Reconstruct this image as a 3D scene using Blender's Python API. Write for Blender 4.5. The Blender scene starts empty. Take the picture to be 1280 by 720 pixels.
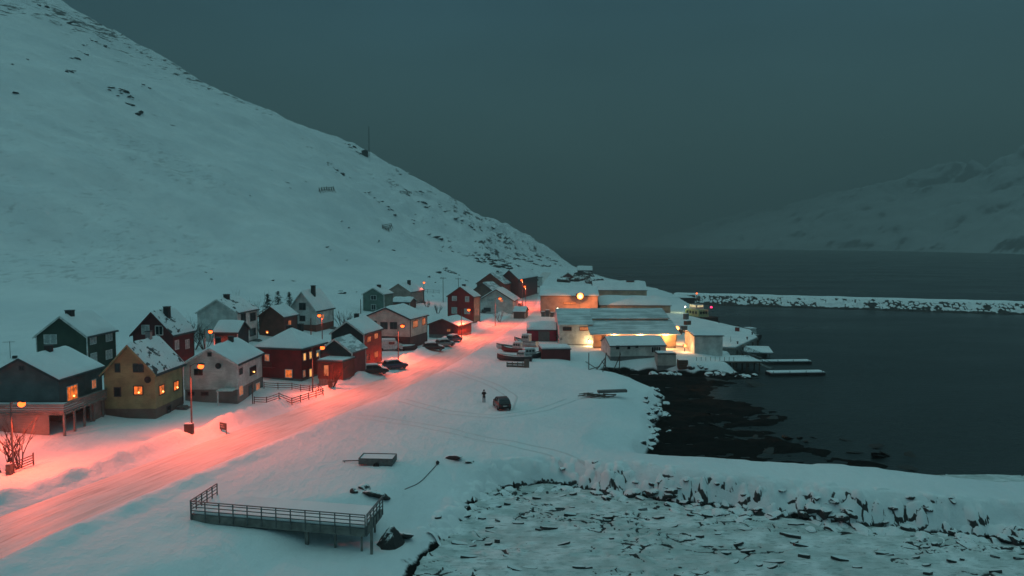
import bpy, bmesh, math, random
import numpy as np
from mathutils import Vector, Matrix, Euler
random.seed(7)
R = math.radians
SC = bpy.context.scene
COL = SC.collection

# ------------------------------------------------------------------ camera
CAMZ, F, HZ = 25.0, 900.0, 304.0
PITCH = math.atan((360 - HZ) / F)
cd = bpy.data.cameras.new('camera'); cam = bpy.data.objects.new('camera', cd); COL.objects.link(cam)
cd.sensor_width = 36; cd.lens = 36 * F / 1280; cd.clip_start = .5; cd.clip_end = 30000
cam.location = (0, 0, CAMZ); cam.rotation_euler = (R(90) - PITCH, 0, 0)
SC.camera = cam

# ------------------------------------------------------------------ world: overcast dusk sky
W = bpy.data.worlds.new('World'); SC.world = W; W.use_nodes = True
nt = W.node_tree; nt.nodes.clear()
def wn(t, **k):
    n = nt.nodes.new(t)
    for a, b in k.items(): setattr(n, a, b)
    return n
SUN_EL, SUN_AZ = R(38), R(60)
tc = wn('ShaderNodeTexCoord'); sep = wn('ShaderNodeSeparateXYZ')
nt.links.new(tc.outputs['Generated'], sep.inputs[0])
ramp = wn('ShaderNodeValToRGB')
els = ramp.color_ramp.elements
stops = [(0.0, (.040, .090, .090)), (.10, (.036, .085, .088)), (.34, (.027, .080, .110)), (.52, (.075, .255, .345)), (1.0, (.325, .585, .555))]
els[0].position = 0; els[1].position = 1
for p, c in stops[1:-1]: els.new(p)
for e, (p, c) in zip(els, stops): e.position = p; e.color = (*c, 1)
nt.links.new(sep.outputs['Z'], ramp.inputs[0])
nz = wn('ShaderNodeTexNoise'); nz.inputs['Scale'].default_value = 1.6; nz.inputs['Detail'].default_value = 3
mpn = wn('ShaderNodeMapping'); mpn.inputs['Scale'].default_value = (1, 1, 3.2)
nt.links.new(tc.outputs['Generated'], mpn.inputs[0]); nt.links.new(mpn.outputs[0], nz.inputs['Vector'])
mr = wn('ShaderNodeMapRange'); mr.inputs['From Min'].default_value = .3; mr.inputs['From Max'].default_value = .7
mr.inputs['To Min'].default_value = .78; mr.inputs['To Max'].default_value = 1.22
nt.links.new(nz.outputs['Fac'], mr.inputs[0])
vm = wn('ShaderNodeVectorMath', operation='SCALE')
nt.links.new(ramp.outputs[0], vm.inputs[0]); nt.links.new(mr.outputs[0], vm.inputs['Scale'])
sky = wn('ShaderNodeTexSky'); sky.sky_type = 'NISHITA'; sky.sun_disc = False
sky.sun_elevation = SUN_EL; sky.sun_rotation = SUN_AZ
vs = wn('ShaderNodeVectorMath', operation='SCALE'); vs.inputs['Scale'].default_value = .0006
nt.links.new(sky.outputs[0], vs.inputs[0])
va = wn('ShaderNodeVectorMath', operation='ADD')
nt.links.new(vm.outputs[0], va.inputs[0]); nt.links.new(vs.outputs[0], va.inputs[1])
bg = wn('ShaderNodeBackground'); bg.inputs['Strength'].default_value = 1.0
nt.links.new(va.outputs[0], bg.inputs['Color'])
wo = wn('ShaderNodeOutputWorld'); nt.links.new(bg.outputs[0], wo.inputs['Surface'])
# ------------------------------------------------------------------ the last daylight: wide and very weak
sl = bpy.data.lights.new('sun', 'SUN'); sl.energy = .10; sl.angle = R(60); sl.color = (.5, .9, 1)
so = bpy.data.objects.new('sun', sl); COL.objects.link(so)
so.rotation_euler = (R(90) - SUN_EL, 0, math.pi - SUN_AZ); so.location = (0, 0, 200)
vsn = SC.view_settings; vsn.view_transform = 'Standard'; vsn.look = 'None'; vsn.exposure = 0.10; vsn.gamma = 1
vsn.use_curve_mapping = False
SC.cycles.volume_bounces = 0
SC.cycles.max_bounces = 5
SC.cycles.sample_clamp_indirect = 2.0

# ------------------------------------------------------------------ pixel helpers (photo pixels 1280x720 -> the world)
cp, sp_ = math.cos(PITCH), math.sin(PITCH)
def ray(px, py):
    a, b = (px - 640) / F, -(py - 360) / F
    return np.array([a, cp + b * sp_, -sp_ + b * cp])
def G(px, py, z=3.0):
    d = ray(px, py); t = (z - CAMZ) / d[2]
    return (d[0] * t, d[1] * t)
def P3(px, py, Y):
    d = ray(px, py); t = Y / d[1]
    return Vector((d[0] * t, Y, CAMZ + d[2] * t))
def pix(p):
    v = np.array(p) - np.array([0, 0, CAMZ])
    zc = v[1] * cp - v[2] * sp_; yc = v[1] * sp_ + v[2] * cp
    return 640 + F * v[0] / zc, 360 - F * yc / zc

# ------------------------------------------------------------------ numpy noise
def _h(ix, iy, s):
    n = (ix.astype(np.int64) * 374761393 + iy.astype(np.int64) * 668265263 + s * 982451653) & 0x7fffffff
    n = ((n ^ (n >> 13)) * 1274126177) & 0x7fffffff
    return ((n ^ (n >> 16)) & 0xffff) / 65535.0
def noise(x, y, s=0):
    x = np.asarray(x, float); y = np.asarray(y, float)
    ix, iy = np.floor(x), np.floor(y); fx, fy = x - ix, y - iy
    fx = fx * fx * fx * (fx * (fx * 6 - 15) + 10); fy = fy * fy * fy * (fy * (fy * 6 - 15) + 10)
    a, b = _h(ix, iy, s), _h(ix + 1, iy, s); c, d = _h(ix, iy + 1, s), _h(ix + 1, iy + 1, s)
    return (a * (1 - fx) + b * fx) * (1 - fy) + (c * (1 - fx) + d * fx) * fy
def fbm(x, y, o=4, s=0):
    r, a, t = 0, 1, 0
    for i in range(o):
        r = r + a * noise(x * 2 ** i + 17.3 * i, y * 2 ** i - 9.1 * i, s + i); t += a; a *= .5
    return r / t - .5
def sstep(a, b, x):
    t = np.clip((x - a) / (b - a), 0, 1); return t * t * (3 - 2 * t)
def sdist(x, y, poly):
    """signed distance to a polygon, positive inside"""
    P = np.array(poly); Q = np.roll(P, -1, 0)
    best = np.full(x.shape, 1e9); ins = np.zeros(x.shape, bool)
    for (ax, ay), (bx, by) in zip(P, Q):
        ex, ey = bx - ax, by - ay
        t = np.clip(((x - ax) * ex + (y - ay) * ey) / (ex * ex + ey * ey + 1e-12), 0, 1)
        best = np.minimum(best, (x - ax - t * ex) ** 2 + (y - ay - t * ey) ** 2)
        if ay != by:
            ins ^= ((ay > y) != (by > y)) & (x < ex * (y - ay) / (by - ay) + ax)
    return np.where(ins, 1, -1) * np.sqrt(best)

# ------------------------------------------------------------------ lie of the land
ROADPX = [(-260, 790), (0, 665), (200, 590), (380, 520), (500, 475), (590, 430), (640, 402)]
RPTS = [G(a, b) for a, b in ROADPX] + [(4.0, 232), (7.5, 290), (14, 380), (24, 480)]
RY = np.array([p[1] for p in RPTS]); RX = np.array([p[0] for p in RPTS])
_yy = np.linspace(RY[0], RY[-1], 400); _xx = np.interp(_yy, RY, RX)
_k = np.hanning(31); _k /= _k.sum(); _xx = np.convolve(np.pad(_xx, 15, 'edge'), _k, 'valid')
def roadx(y): return np.interp(y, _yy, _xx)
SHORE = [(46, 700), (56, 560), (60, 450), (72, 354), (72, 318), (66, 262), (52.5, 216), (57, 182), (50, 162), (46, 148), (43, 140), (41.5, 135),
         (34, 134.5), (29, 137), (21, 139), (14.5, 136.5), (15.5, 131), (19, 127.5), (21, 122), (23.3, 113), (20.5, 105), (20.5, 101), (18.3, 95), (17.3, 88), (15.2, 82.5), (14.2, 77.5),
         (30, 72.3), (46.7, 67), (80, 55), (150, 33), (150, 24), (80, 46), (42.5, 58.8), (31, 62.5), (19.2, 66.5), (11, 70.5), (3.3, 73.5), (-3.5, 70.5), (-4.2, 63), (-6.8, 57.5),
         (-10.5, 54.5), (-15, 49), (-25, 30), (-50, -60), (-1100, -60), (-1100, 1000), (-420, 1000), (-60, 820), (20, 740)]
FLAT = [(12.5, 138), (27, 139), (44, 137.5), (47, 131), (34, 123), (31, 117), (37, 110), (40, 103), (36, 97), (34, 90), (39, 83), (45, 76), (47, 68), (40, 68), (30, 71.3), (14, 76), (14, 82), (16, 90), (18, 102), (22, 112), (18, 128)]
PROF_S = np.array([-400, -50, -25, 0, 30, 60, 115, 160, 183, 231, 278, 346, 401, 428, 600, 900, 1500.])
PROF_Z = np.array([0, 0, 2.4, 8, 24, 42, 75, 104, 115, 133, 150, 188, 220, 240, 300, 330, 340.])
def svalue(x, y): return (35 - x) * .957 + (y - 640) * .291
def height(x, y, detail=True):
    x = np.asarray(x, float); y = np.asarray(y, float)
    sd = sdist(x, y, SHORE); rx = roadx(y); u = rx - x
    s = svalue(x, y)
    hill = np.interp(s, PROF_S, PROF_Z)
    hill = hill * np.where(y > 655, np.clip(1 - (y - 655) / 260, 0, 1), 1)
    vill = np.interp(u, [-60, 12, 20, 45, 90, 160], [0, 0, .35, 3.0, 7.0, 9.0]) * sstep(55, 90, y) * (1 - sstep(300, 420, y) * .4)
    far = sstep(230, 420, y) * sstep(-40, 20, u + 20) * 2.0
    hgt = 3.0 + np.maximum(hill, 0) + vill * np.exp(-np.maximum(hill, 0) / 14) + far
    # near left foreground falls away below the terrace
    hgt = hgt - 2.1 * sstep(9, 1.5, sd) * sstep(76, 66, y) * sstep(12, 2, x)
    hgt = hgt - .9 * sstep(7, 0, sd) * sstep(70, 80, y) * sstep(60, 40, x)
    hgt = hgt - .75 * sstep(-30, -24, x) * sstep(-10, -15, x) * sstep(61.5, 58.2, y) * sstep(48, 55, y)
    hgt = np.maximum(hgt, 1.15)
    if detail:
        slope = sstep(3, 25, hill)
        hgt = hgt + slope * (fbm(x / 60 + 3, y / 60, 4, 5) * 15 + fbm(x / 14, y / 14, 3, 9) * 3.2)
        # small crags where the hill runs out into the headland
        crag = slope * sstep(380, 560, y) * sstep(90, 15, hill)
        hgt = hgt + crag * np.maximum(fbm(x / 16 + 2, y / 24, 4, 31), -.1) * 22
        hgt = hgt + fbm(x / 9, y / 9, 3, 3) * .45 * sstep(0, 9, np.abs(u) - 3) + fbm(x / 2.2, y / 2.2, 2, 8) * .10 * sstep(0, 5, np.abs(u) - 2.6)
        # ploughed banks beside the road
        n1 = .35 + .9 * noise(x / 3.1, y / 3.1, 21) + .5 * noise(x / .9, y / .9, 22)
        fade = sstep(340, 200, y)
        hgt = hgt + fade * (.95 * np.exp(-((u - 6.4) / 1.25) ** 2) * n1 + .42 * np.exp(-((u + 5.4) / 1.3) ** 2) * n1 * sstep(105, 60, y))
    # shoreline: snow edge drops steeply to the water
    nz_ = fbm(x / 3.0, y / 3.0, 3, 12) * 2.2
    cove = sstep(76, 74, y + x * .3 - 2) * sstep(-14, -8, x) * (y < 76)
    e = sstep(-1.6 - 1.5 * cove, 1.5 + .3 * cove, sd + nz_ * sstep(150, 60, y) * .8)
    low = -2.6 + 0 * x
    low = np.maximum(low, -2.6 + 3.5 * sstep(-3.5, -9, x) * sstep(66, 61, y) * sstep(20, 40, y))
    fd = sdist(x, y, FLAT)
    fl = sstep(-7, 2, fd)
    flat = -1.1 + (1.16 + .30 * sstep(44, 22, x)) * fl + fbm(x / 7, y / 2.6, 5, 40) * 1.15 * fl + fbm(x / 1.3, y / .8, 3, 44) * .45 * fl
    low = np.maximum(low, np.where(fl > 0, flat, -2.6))
    h = low * (1 - e) + hgt * e
    return h
def ground(px, py):
    """photo pixel -> point where its ray meets the land"""
    d = ray(px, py); ts = np.concatenate([np.linspace(20, 400, 2500), np.linspace(400, 1300, 1500)])
    X = d[0] * ts; Y = d[1] * ts; Z = CAMZ + d[2] * ts
    hz = height(X, Y)
    i = np.argmax(Z < hz)
    if not (Z < hz).any(): i = len(ts) - 1
    return Vector((X[i], Y[i], hz[i]))
def hz1(x, y): return float(height(np.array([x]), np.array([y]))[0])

# ------------------------------------------------------------------ materials
MATS = {}
def newmat(name):
    m = bpy.data.materials.new(name); m.use_nodes = True
    return m, m.node_tree, m.node_tree.nodes['Principled BSDF']
def N(t, kind, **inp):
    n = t.nodes.new(kind)
    for k, v in inp.items():
        if k in n.inputs: n.inputs[k].default_value = v
        else: setattr(n, k, v)
    return n
def mixc(t, fac, a, b):
    m = t.nodes.new('ShaderNodeMix'); m.data_type = 'RGBA'
    for sock, v in ((0, fac), (6, a), (7, b)):
        if hasattr(v, 'is_output') or hasattr(v, 'node'): t.links.new(v, m.inputs[sock])
        elif isinstance(v, tuple): m.inputs[sock].default_value = (*v[:3], 1)
        else: m.inputs[sock].default_value = v
    return m.outputs[2]
def rampv(t, src, a, b, lo=0, hi=1):
    m = t.nodes.new('ShaderNodeMapRange'); m.interpolation_type = 'SMOOTHSTEP'
    t.links.new(src, m.inputs[0])
    for i, v in zip((1, 2, 3, 4), (a, b, lo, hi)): m.inputs[i].default_value = v
    return m.outputs[0]
def mathn(t, op, a, b=0.0):
    m = t.nodes.new('ShaderNodeMath'); m.operation = op
    for i, v in enumerate((a, b)):
        if hasattr(v, 'node'): t.links.new(v, m.inputs[i])
        else: m.inputs[i].default_value = v
    return m.outputs[0]
def noisen(t, vec, scale, detail=4, rough=.55):
    n = N(t, 'ShaderNodeTexNoise'); n.inputs['Scale'].default_value = scale; n.inputs['Detail'].default_value = detail; n.inputs['Roughness'].default_value = rough
    if vec is not None: t.links.new(vec, n.inputs['Vector'])
    return n.outputs['Fac']
def objco(t, sc=None, rot=None, kind='Object'):
    c = t.nodes.new('ShaderNodeTexCoord')
    if sc is None and rot is None: return c.outputs[kind]
    m = t.nodes.new('ShaderNodeMapping'); t.links.new(c.outputs[kind], m.inputs[0])
    if sc: m.inputs['Scale'].default_value = sc
    if rot: m.inputs['Rotation'].default_value = rot
    return m.outputs[0]
def bump(t, p, h, dist, strength=1.0):
    b = t.nodes.new('ShaderNodeBump'); b.inputs['Distance'].default_value = dist; b.inputs['Strength'].default_value = strength
    t.links.new(h, b.inputs['Height']); t.links.new(b.outputs[0], p.inputs['Normal'])

SNOWC = (.80, .83, .84); SNOWD = (.70, .74, .76)
def wood(name, col, rough=.75, boards=True):
    """painted timber cladding: weather-stained, with boards"""
    m, t, p = newmat(name)
    o = objco(t); a = noisen(t, o, .7, 5); b = noisen(t, objco(t, (1, 1, 9)), 1.5, 3)
    c = mixc(t, rampv(t, a, .3, .7), tuple(v * .72 for v in col), tuple(min(1, v * 1.15) for v in col))
    c2 = mixc(t, rampv(t, b, .45, .75, 0, .45), c, tuple(v * .5 + .02 for v in col))
    t.links.new(c2, p.inputs['Base Color']); p.inputs['Roughness'].default_value = rough
    if boards:
        w = N(t, 'ShaderNodeTexWave'); w.wave_type = 'BANDS'; w.bands_direction = 'Z'; w.wave_profile = 'SAW'
        w.inputs['Scale'].default_value = 1.6; t.links.new(o, w.inputs['Vector'])
        bump(t, p, w.outputs['Fac'], .03, .8)
    MATS[name] = m; return m
def plain(name, col, rough=.6, metal=0.0, var=.25, scale=3.0):
    m, t, p = newmat(name)
    a = noisen(t, objco(t), scale, 4)
    c = mixc(t, rampv(t, a, .3, .7), tuple(v * (1 - var) for v in col), tuple(min(1, v * (1 + var)) for v in col))
    t.links.new(c, p.inputs['Base Color']); p.inputs['Roughness'].default_value = rough; p.inputs['Metallic'].default_value = metal
    MATS[name] = m; return m
def glow(name, col, strength, var=0.0):
    m, t, p = newmat(name)
    p.inputs['Base Color'].default_value = (.3, .2, .1, 1)
    p.inputs['Emission Color'].default_value = (*col, 1); p.inputs['Emission Strength'].default_value = strength
    if var:
        a = noisen(t, objco(t), 1.6, 2)
        t.links.new(rampv(t, a, .3, .7, strength * (1 - var), strength * (1 + var)), p.inputs['Emission Strength'])
    MATS[name] = m; return m

def snow_mat(name, patch=0.0, patchcol=(.05, .055, .06), pscale=1.2, stretch=(1, 1, 1)):
    m, t, p = newmat(name)
    o = objco(t); a = noisen(t, o, .25, 4); c = mixc(t, rampv(t, a, .3, .7), SNOWD, SNOWC)
    if patch > 0:
        b = noisen(t, objco(t, stretch), pscale, 6, .62)
        c = mixc(t, rampv(t, b, 1 - patch, 1 - patch + .04), c, patchcol)
    t.links.new(c, p.inputs['Base Color']); p.inputs['Roughness'].default_value = .75
    p.inputs['Specular IOR Level'].default_value = .25
    bump(t, p, noisen(t, o, 2.5, 5), .08, .6)
    MATS[name] = m; return m
snow_mat('snow'); snow_mat('roof_snow_thin', .52, (.36, .40, .41), .9, (1, .35, 1)); snow_mat('roof_snow_patchy', .44, (.06, .065, .07), .7)

def rock_mat(name, thr=.25):
    m, t, p = newmat(name)
    g = t.nodes.new('ShaderNodeNewGeometry'); s = t.nodes.new('ShaderNodeSeparateXYZ'); t.links.new(g.outputs['Normal'], s.inputs[0])
    n = noisen(t, g.outputs['Position'], 1.3, 5)
    f = mathn(t, 'ADD', s.outputs['Z'], mathn(t, 'MULTIPLY', mathn(t, 'SUBTRACT', n, .5), 1.1))
    rc = mixc(t, noisen(t, g.outputs['Position'], 3, 5), (.012, .012, .013), (.055, .052, .05))
    t.links.new(mixc(t, rampv(t, f, thr, thr + .12), rc, SNOWC), p.inputs['Base Color'])
    p.inputs['Roughness'].default_value = .8
    bump(t, p, noisen(t, g.outputs['Position'], 4, 6), .15)
    MATS[name] = m; return m
rock_mat('snowy_rock', .22); rock_mat('bare_rock', .72); rock_mat('ledge_rock', .52)

# terrain snow with rock, grass and kelp where the ground shows
m, t, p = newmat('snowfield'); MATS['snowfield'] = m
g = t.nodes.new('ShaderNodeNewGeometry'); pos = g.outputs['Position']
at = N(t, 'ShaderNodeAttribute'); at.attribute_name = 'cover'
sa = t.nodes.new('ShaderNodeSeparateColor'); t.links.new(at.outputs['Color'], sa.inputs[0])
mp = t.nodes.new('ShaderNodeMapping'); mp.inputs['Scale'].default_value = (1, .30, 1.0); mp.inputs['Rotation'].default_value = (0, 0, R(-17)); t.links.new(pos, mp.inputs[0])
sn = mixc(t, rampv(t, noisen(t, pos, .05, 6), .3, .7), (.70, .745, .77), SNOWC)
sn = mixc(t, rampv(t, noisen(t, mp.outputs[0], .35, 6, .65), .45, .75, 0, .35), sn, (.60, .64, .655))
nf = noisen(t, mp.outputs[0], .19, 8, .72)
bare = rampv(t, mathn(t, 'ADD', nf, mathn(t, 'MULTIPLY', sa.outputs[0], .5)), .765, .80)
rockc = mixc(t, noisen(t, pos, .8, 5), (.02, .02, .022), (.075, .07, .065))
c1 = mixc(t, mathn(t, 'MULTIPLY', bare, .92), sn, rockc)
# low slope: thin grass and heather pricking through
nf2 = noisen(t, mp.outputs[0], .55, 8, .75)
gr = rampv(t, mathn(t, 'ADD', nf2, mathn(t, 'MULTIPLY', sa.outputs[1], .25)), .71, .83, 0, .36)
c2 = mixc(t, gr, c1, (.16, .155, .15))
sz = t.nodes.new('ShaderNodeSeparateXYZ'); t.links.new(g.outputs['Normal'], sz.inputs[0])
spz = t.nodes.new('ShaderNodeSeparateXYZ'); t.links.new(pos, spz.inputs[0])
# wet black shore below the tide line
wet = rampv(t, mathn(t, 'ADD', spz.outputs['Z'], mathn(t, 'MULTIPLY', mathn(t, 'SUBTRACT', noisen(t, pos, .9, 5), .5), 1.3)), .35, .62, 1, 0)
kc = mixc(t, noisen(t, pos, 1.4, 5), (.002, .0022, .002), (.008, .0085, .007))
c3 = mixc(t, mathn(t, 'MAXIMUM', wet, rampv(t, sa.outputs[2], .3, .6)), c2, kc)
t.links.new(c3, p.inputs['Base Color']); p.inputs['Roughness'].default_value = .9; p.inputs['Specular IOR Level'].default_value = .06
bh = mathn(t, 'ADD', noisen(t, pos, .6, 7, .6), mathn(t, 'MULTIPLY', noisen(t, mp.outputs[0], 1.6, 4), .3))
bump(t, p, bh, .35, .8)

# packed snow of the road
m, t, p = newmat('packed_snow'); MATS['packed_snow'] = m
uvn = N(t, 'ShaderNodeAttribute'); uvn.attribute_name = 'lane'
su = t.nodes.new('ShaderNodeSeparateColor'); t.links.new(uvn.outputs['Color'], su.inputs[0])
g = t.nodes.new('ShaderNodeNewGeometry'); pos = g.outputs['Position']
cx = t.nodes.new('ShaderNodeCombineXYZ'); t.links.new(su.outputs[0], cx.inputs[0]); t.links.new(su.outputs[1], cx.inputs[1])
mp = t.nodes.new('ShaderNodeMapping'); mp.inputs['Scale'].default_value = (22, 60, 1); t.links.new(cx.outputs[0], mp.inputs[0])
tr = noisen(t, mp.outputs[0], 1.0, 6, .6)
b = mixc(t, rampv(t, tr, .38, .70), (.74, .70, .68), (.58, .52, .49))
dirt = rampv(t, tr, .60, .70, 0, .55)
mid = rampv(t, su.outputs[2], .25, .8)
b = mixc(t, mathn(t, 'MULTIPLY', dirt, mid), b, (.20, .17, .15))
t.links.new(b, p.inputs['Base Color']); p.inputs['Roughness'].default_value = .6
bump(t, p, tr, .12, .7)

# sea
m, t, p = newmat('sea_water'); MATS['sea_water'] = m
g = t.nodes.new('ShaderNodeNewGeometry'); pos = g.outputs['Position']
mp = t.nodes.new('ShaderNodeMapping'); mp.inputs['Scale'].default_value = (.55, 1.2, 1); mp.inputs['Rotation'].default_value = (0, 0, R(-8)); t.links.new(pos, mp.inputs[0])
wv = mathn(t, 'ADD', noisen(t, mp.outputs[0], .8, 6, .6), mathn(t, 'MULTIPLY', noisen(t, mp.outputs[0], .05, 3), 1.5))
p.inputs['Base Color'].default_value = (.004, .009, .008, 1); p.inputs['IOR'].default_value = 1.33
t.links.new(rampv(t, noisen(t, mp.outputs[0], .02, 4), .3, .7, .25, .42), p.inputs['Roughness'])
bump(t, p, wv, .4, 1.0)

m, t, p = newmat('black_water'); MATS['black_water'] = m

# ------------------------------------------------------------------ mesh helpers
def link(name, me, mat, parent=None, smooth=False):
    o = bpy.data.objects.new(name, me); COL.objects.link(o)
    if mat is not None:
        me.materials.clear(); me.materials.append(MATS[mat] if isinstance(mat, str) else mat)
    if parent is not None: o.parent = parent
    if smooth: me.shade_smooth()
    return o
def tag(o, label=None, cat=None, group=None, kind=None):
    if label: o['label'] = label
    if cat: o['category'] = cat
    if group: o['group'] = group
    if kind: o['kind'] = kind
    return o
def empty(name, loc, rz=0, label=None, cat=None, group=None, scale=1):
    o = bpy.data.objects.new(name, None); COL.objects.link(o); o.location = loc; o.rotation_euler = (0, 0, rz)
    o.scale = (scale,) * 3
    o.empty_display_size = .5
    return tag(o, label, cat, group)
class MB:
    def __init__(s): s.v = []; s.f = []
    def add(s, vs, fs):
        k = len(s.v); s.v += [tuple(v) for v in vs]; s.f += [tuple(i + k for i in f) for f in fs]; return s
    def box(s, x0, x1, y0, y1, z0, z1, rz=0, piv=None):
        vs = [(x, y, z) for z in (z0, z1) for x, y in ((x0, y0), (x1, y0), (x1, y1), (x0, y1))]
        if rz:
            c, sn_ = math.cos(rz), math.sin(rz); cx_, cy_ = piv or ((x0 + x1) / 2, (y0 + y1) / 2)
            vs = [(cx_ + (x - cx_) * c - (y - cy_) * sn_, cy_ + (x - cx_) * sn_ + (y - cy_) * c, z) for x, y, z in vs]
        return s.add(vs, [(3, 2, 1, 0), (4, 5, 6, 7), (0, 1, 5, 4), (1, 2, 6, 5), (2, 3, 7, 6), (3, 0, 4, 7)])
    def tube(s, pts, rs, n=6, cap=True):
        pts = [Vector(q) for q in pts]; rings = []
        if not hasattr(rs, '__len__'): rs = [rs] * len(pts)
        prev = None
        for i, q in enumerate(pts):
            d = (pts[min(i + 1, len(pts) - 1)] - pts[max(i - 1, 0)]).normalized()
            up = Vector((0, 0, 1)) if abs(d.z) < .9 else Vector((1, 0, 0))
            a = d.cross(up).normalized() if prev is None else (prev - d * prev.dot(d)).normalized()
            prev = a; b = d.cross(a)
            rings.append([q + (a * math.cos(2 * math.pi * k / n) + b * math.sin(2 * math.pi * k / n)) * rs[i] for k in range(n)])
        vs = [v for r_ in rings for v in r_]; fs = []
        for i in range(len(rings) - 1):
            for k in range(n):
                fs.append((i * n + k, i * n + (k + 1) % n, (i + 1) * n + (k + 1) % n, (i + 1) * n + k))
        if cap: fs += [tuple(range(n))[::-1], tuple((len(rings) - 1) * n + k for k in range(n))]
        return s.add(vs, fs)
    def beam(s, a, b, w, h):
        """square bar between two points"""
        a, b = Vector(a), Vector(b); d = (b - a).normalized(); up = Vector((0, 0, 1)) if abs(d.z) < .95 else Vector((0, 1, 0))
        x = d.cross(up).normalized() * w / 2; z = x.cross(d).normalized() * h / 2
        vs = [q + i * x + j * z for q in (a, b) for i, j in ((-1, -1), (1, -1), (1, 1), (-1, 1))]
        return s.add(vs, [(0, 1, 2, 3), (7, 6, 5, 4), (0, 4, 5, 1), (1, 5, 6, 2), (2, 6, 7, 3), (3, 7, 4, 0)])
    def prism(s, poly, a0, a1, axis='y'):
        """polygon in (u,z) extruded along an axis; axis y: u=x ; axis x: u=y ; axis z: poly=(x,y)"""
        f = {'y': lambda u, z, a: (u, a, z), 'x': lambda u, z, a: (a, u, z), 'z': lambda u, z, a: (u, z, a)}[axis]
        n = len(poly); vs = [f(u, z, a0) for u, z in poly] + [f(u, z, a1) for u, z in poly]
        return s.add(vs, [tuple(range(n)), tuple(range(2 * n - 1, n - 1, -1))] + [(i, i + n, (i + 1) % n + n, (i + 1) % n) for i in range(n)])
    def loft(s, rings, closed=True, cap=True):
        n = len(rings[0]); vs = [v for r_ in rings for v in r_]; fs = []
        for i in range(len(rings) - 1):
            for k in range(n if closed else n - 1):
                fs.append((i * n + k, i * n + (k + 1) % n, (i + 1) * n + (k + 1) % n, (i + 1) * n + k))
        if cap: fs += [tuple(range(n))[::-1], tuple((len(rings) - 1) * n + k for k in range(n))]
        return s.add(vs, fs)
    def build(s, name, mat, parent=None, smooth=False, bevel=0, fix=True):
        me = bpy.data.meshes.new(name); me.from_pydata(s.v, [], s.f); me.update()
        bm = bmesh.new(); bm.from_mesh(me)
        if fix: bmesh.ops.recalc_face_normals(bm, faces=bm.faces)
        if bevel: bmesh.ops.bevel(bm, geom=bm.edges, offset=bevel, segments=2, affect='EDGES', clamp_overlap=True)
        bm.to_mesh(me); bm.free()
        return link(name, me, mat, parent, smooth)
def gridmesh(name, X, Y, Z, mat, attr=None, kind=None):
    nr, nc = X.shape
    co = np.stack([X, Y, Z], -1).reshape(-1, 3).astype(np.float32)
    i = np.arange(nr * nc).reshape(nr, nc)
    q = np.stack([i[:-1, :-1], i[:-1, 1:], i[1:, 1:], i[1:, :-1]], -1).reshape(-1, 4)
    a, b, c = co[q[0, 0]], co[q[0, 1]], co[q[0, 2]]
    if np.cross(b - a, c - b)[2] < 0: q = q[:, ::-1]
    me = bpy.data.meshes.new(name)
    me.vertices.add(len(co)); me.vertices.foreach_set('co', co.ravel())
    me.loops.add(q.size); me.loops.foreach_set('vertex_index', q.ravel().astype(np.int32))
    me.polygons.add(len(q)); me.polygons.foreach_set('loop_start', np.arange(0, q.size, 4, dtype=np.int32))
    me.update(calc_edges=True)
    if attr:
        for nm, arr in attr.items():
            ca = me.color_attributes.new(nm, 'FLOAT_COLOR', 'POINT')
            full = np.ones((nr * nc, 4), np.float32); full[:, :3] = arr.reshape(-1, 3)
            ca.data.foreach_set('color', full.ravel())
    o = link(name, me, mat, smooth=True)
    if kind: o['kind'] = kind
    return o

# ------------------------------------------------------------------ land
CX, CY = 0, -45
rr = np.exp(np.linspace(math.log(62), math.log(1150), 620)); aa = np.radians(np.linspace(-66, 62, 900))
RR, AA = np.meshgrid(rr, aa, indexing='ij')
X = CX + RR * np.sin(AA); Y = CY + RR * np.cos(AA)
Z = height(X, Y)
uu = roadx(Y) - X
HW = np.interp(Y, [0, 90, 200, 400], [3.9, 4.1, 3.4, 3.0])
inroad = sstep(HW + .1, HW - .6, np.abs(uu)) * (Y < 470)
Z = Z - .22 * inroad
s = svalue(X, Y); hl = np.interp(s, PROF_S, PROF_Z)
dens = .12 + .50 * fbm(X / 45 + 7, Y / 70, 3, 60) + .20 * sstep(250, 620, Y) - .15 * sstep(70, 30, hl) * (Y < 300)
dens += .20 * np.exp(-((Y - 560) / 110) ** 2) * np.exp(-((hl - 14) / 15) ** 2) + .07 * sstep(90, 0, np.abs(hl - 205 + 0 * X)) * sstep(350, 600, Y)
dens = np.where(hl > 1.5, dens, -.5); dens = dens * sstep(1.5, 10, hl) - .5 * (1 - sstep(1.5, 10, hl))
grs = sstep(2, 12, hl) * sstep(150, 60, hl) * (.55 + .9 * fbm(X / 50, Y / 80, 2, 77))
flm = sstep(-9, -3, sdist(X, Y, FLAT)) * sstep(.6, -1.6, sdist(X, Y, SHORE) + fbm(X / 3.0, Y / 3.0, 3, 12) * 1.7)
cov = np.stack([np.clip(dens, -1, 1), np.clip(grs, 0, 1), flm], -1)
gridmesh('snowy_ground', X, Y, Z, 'snowfield', {'cover': cov}, 'structure')
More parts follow.
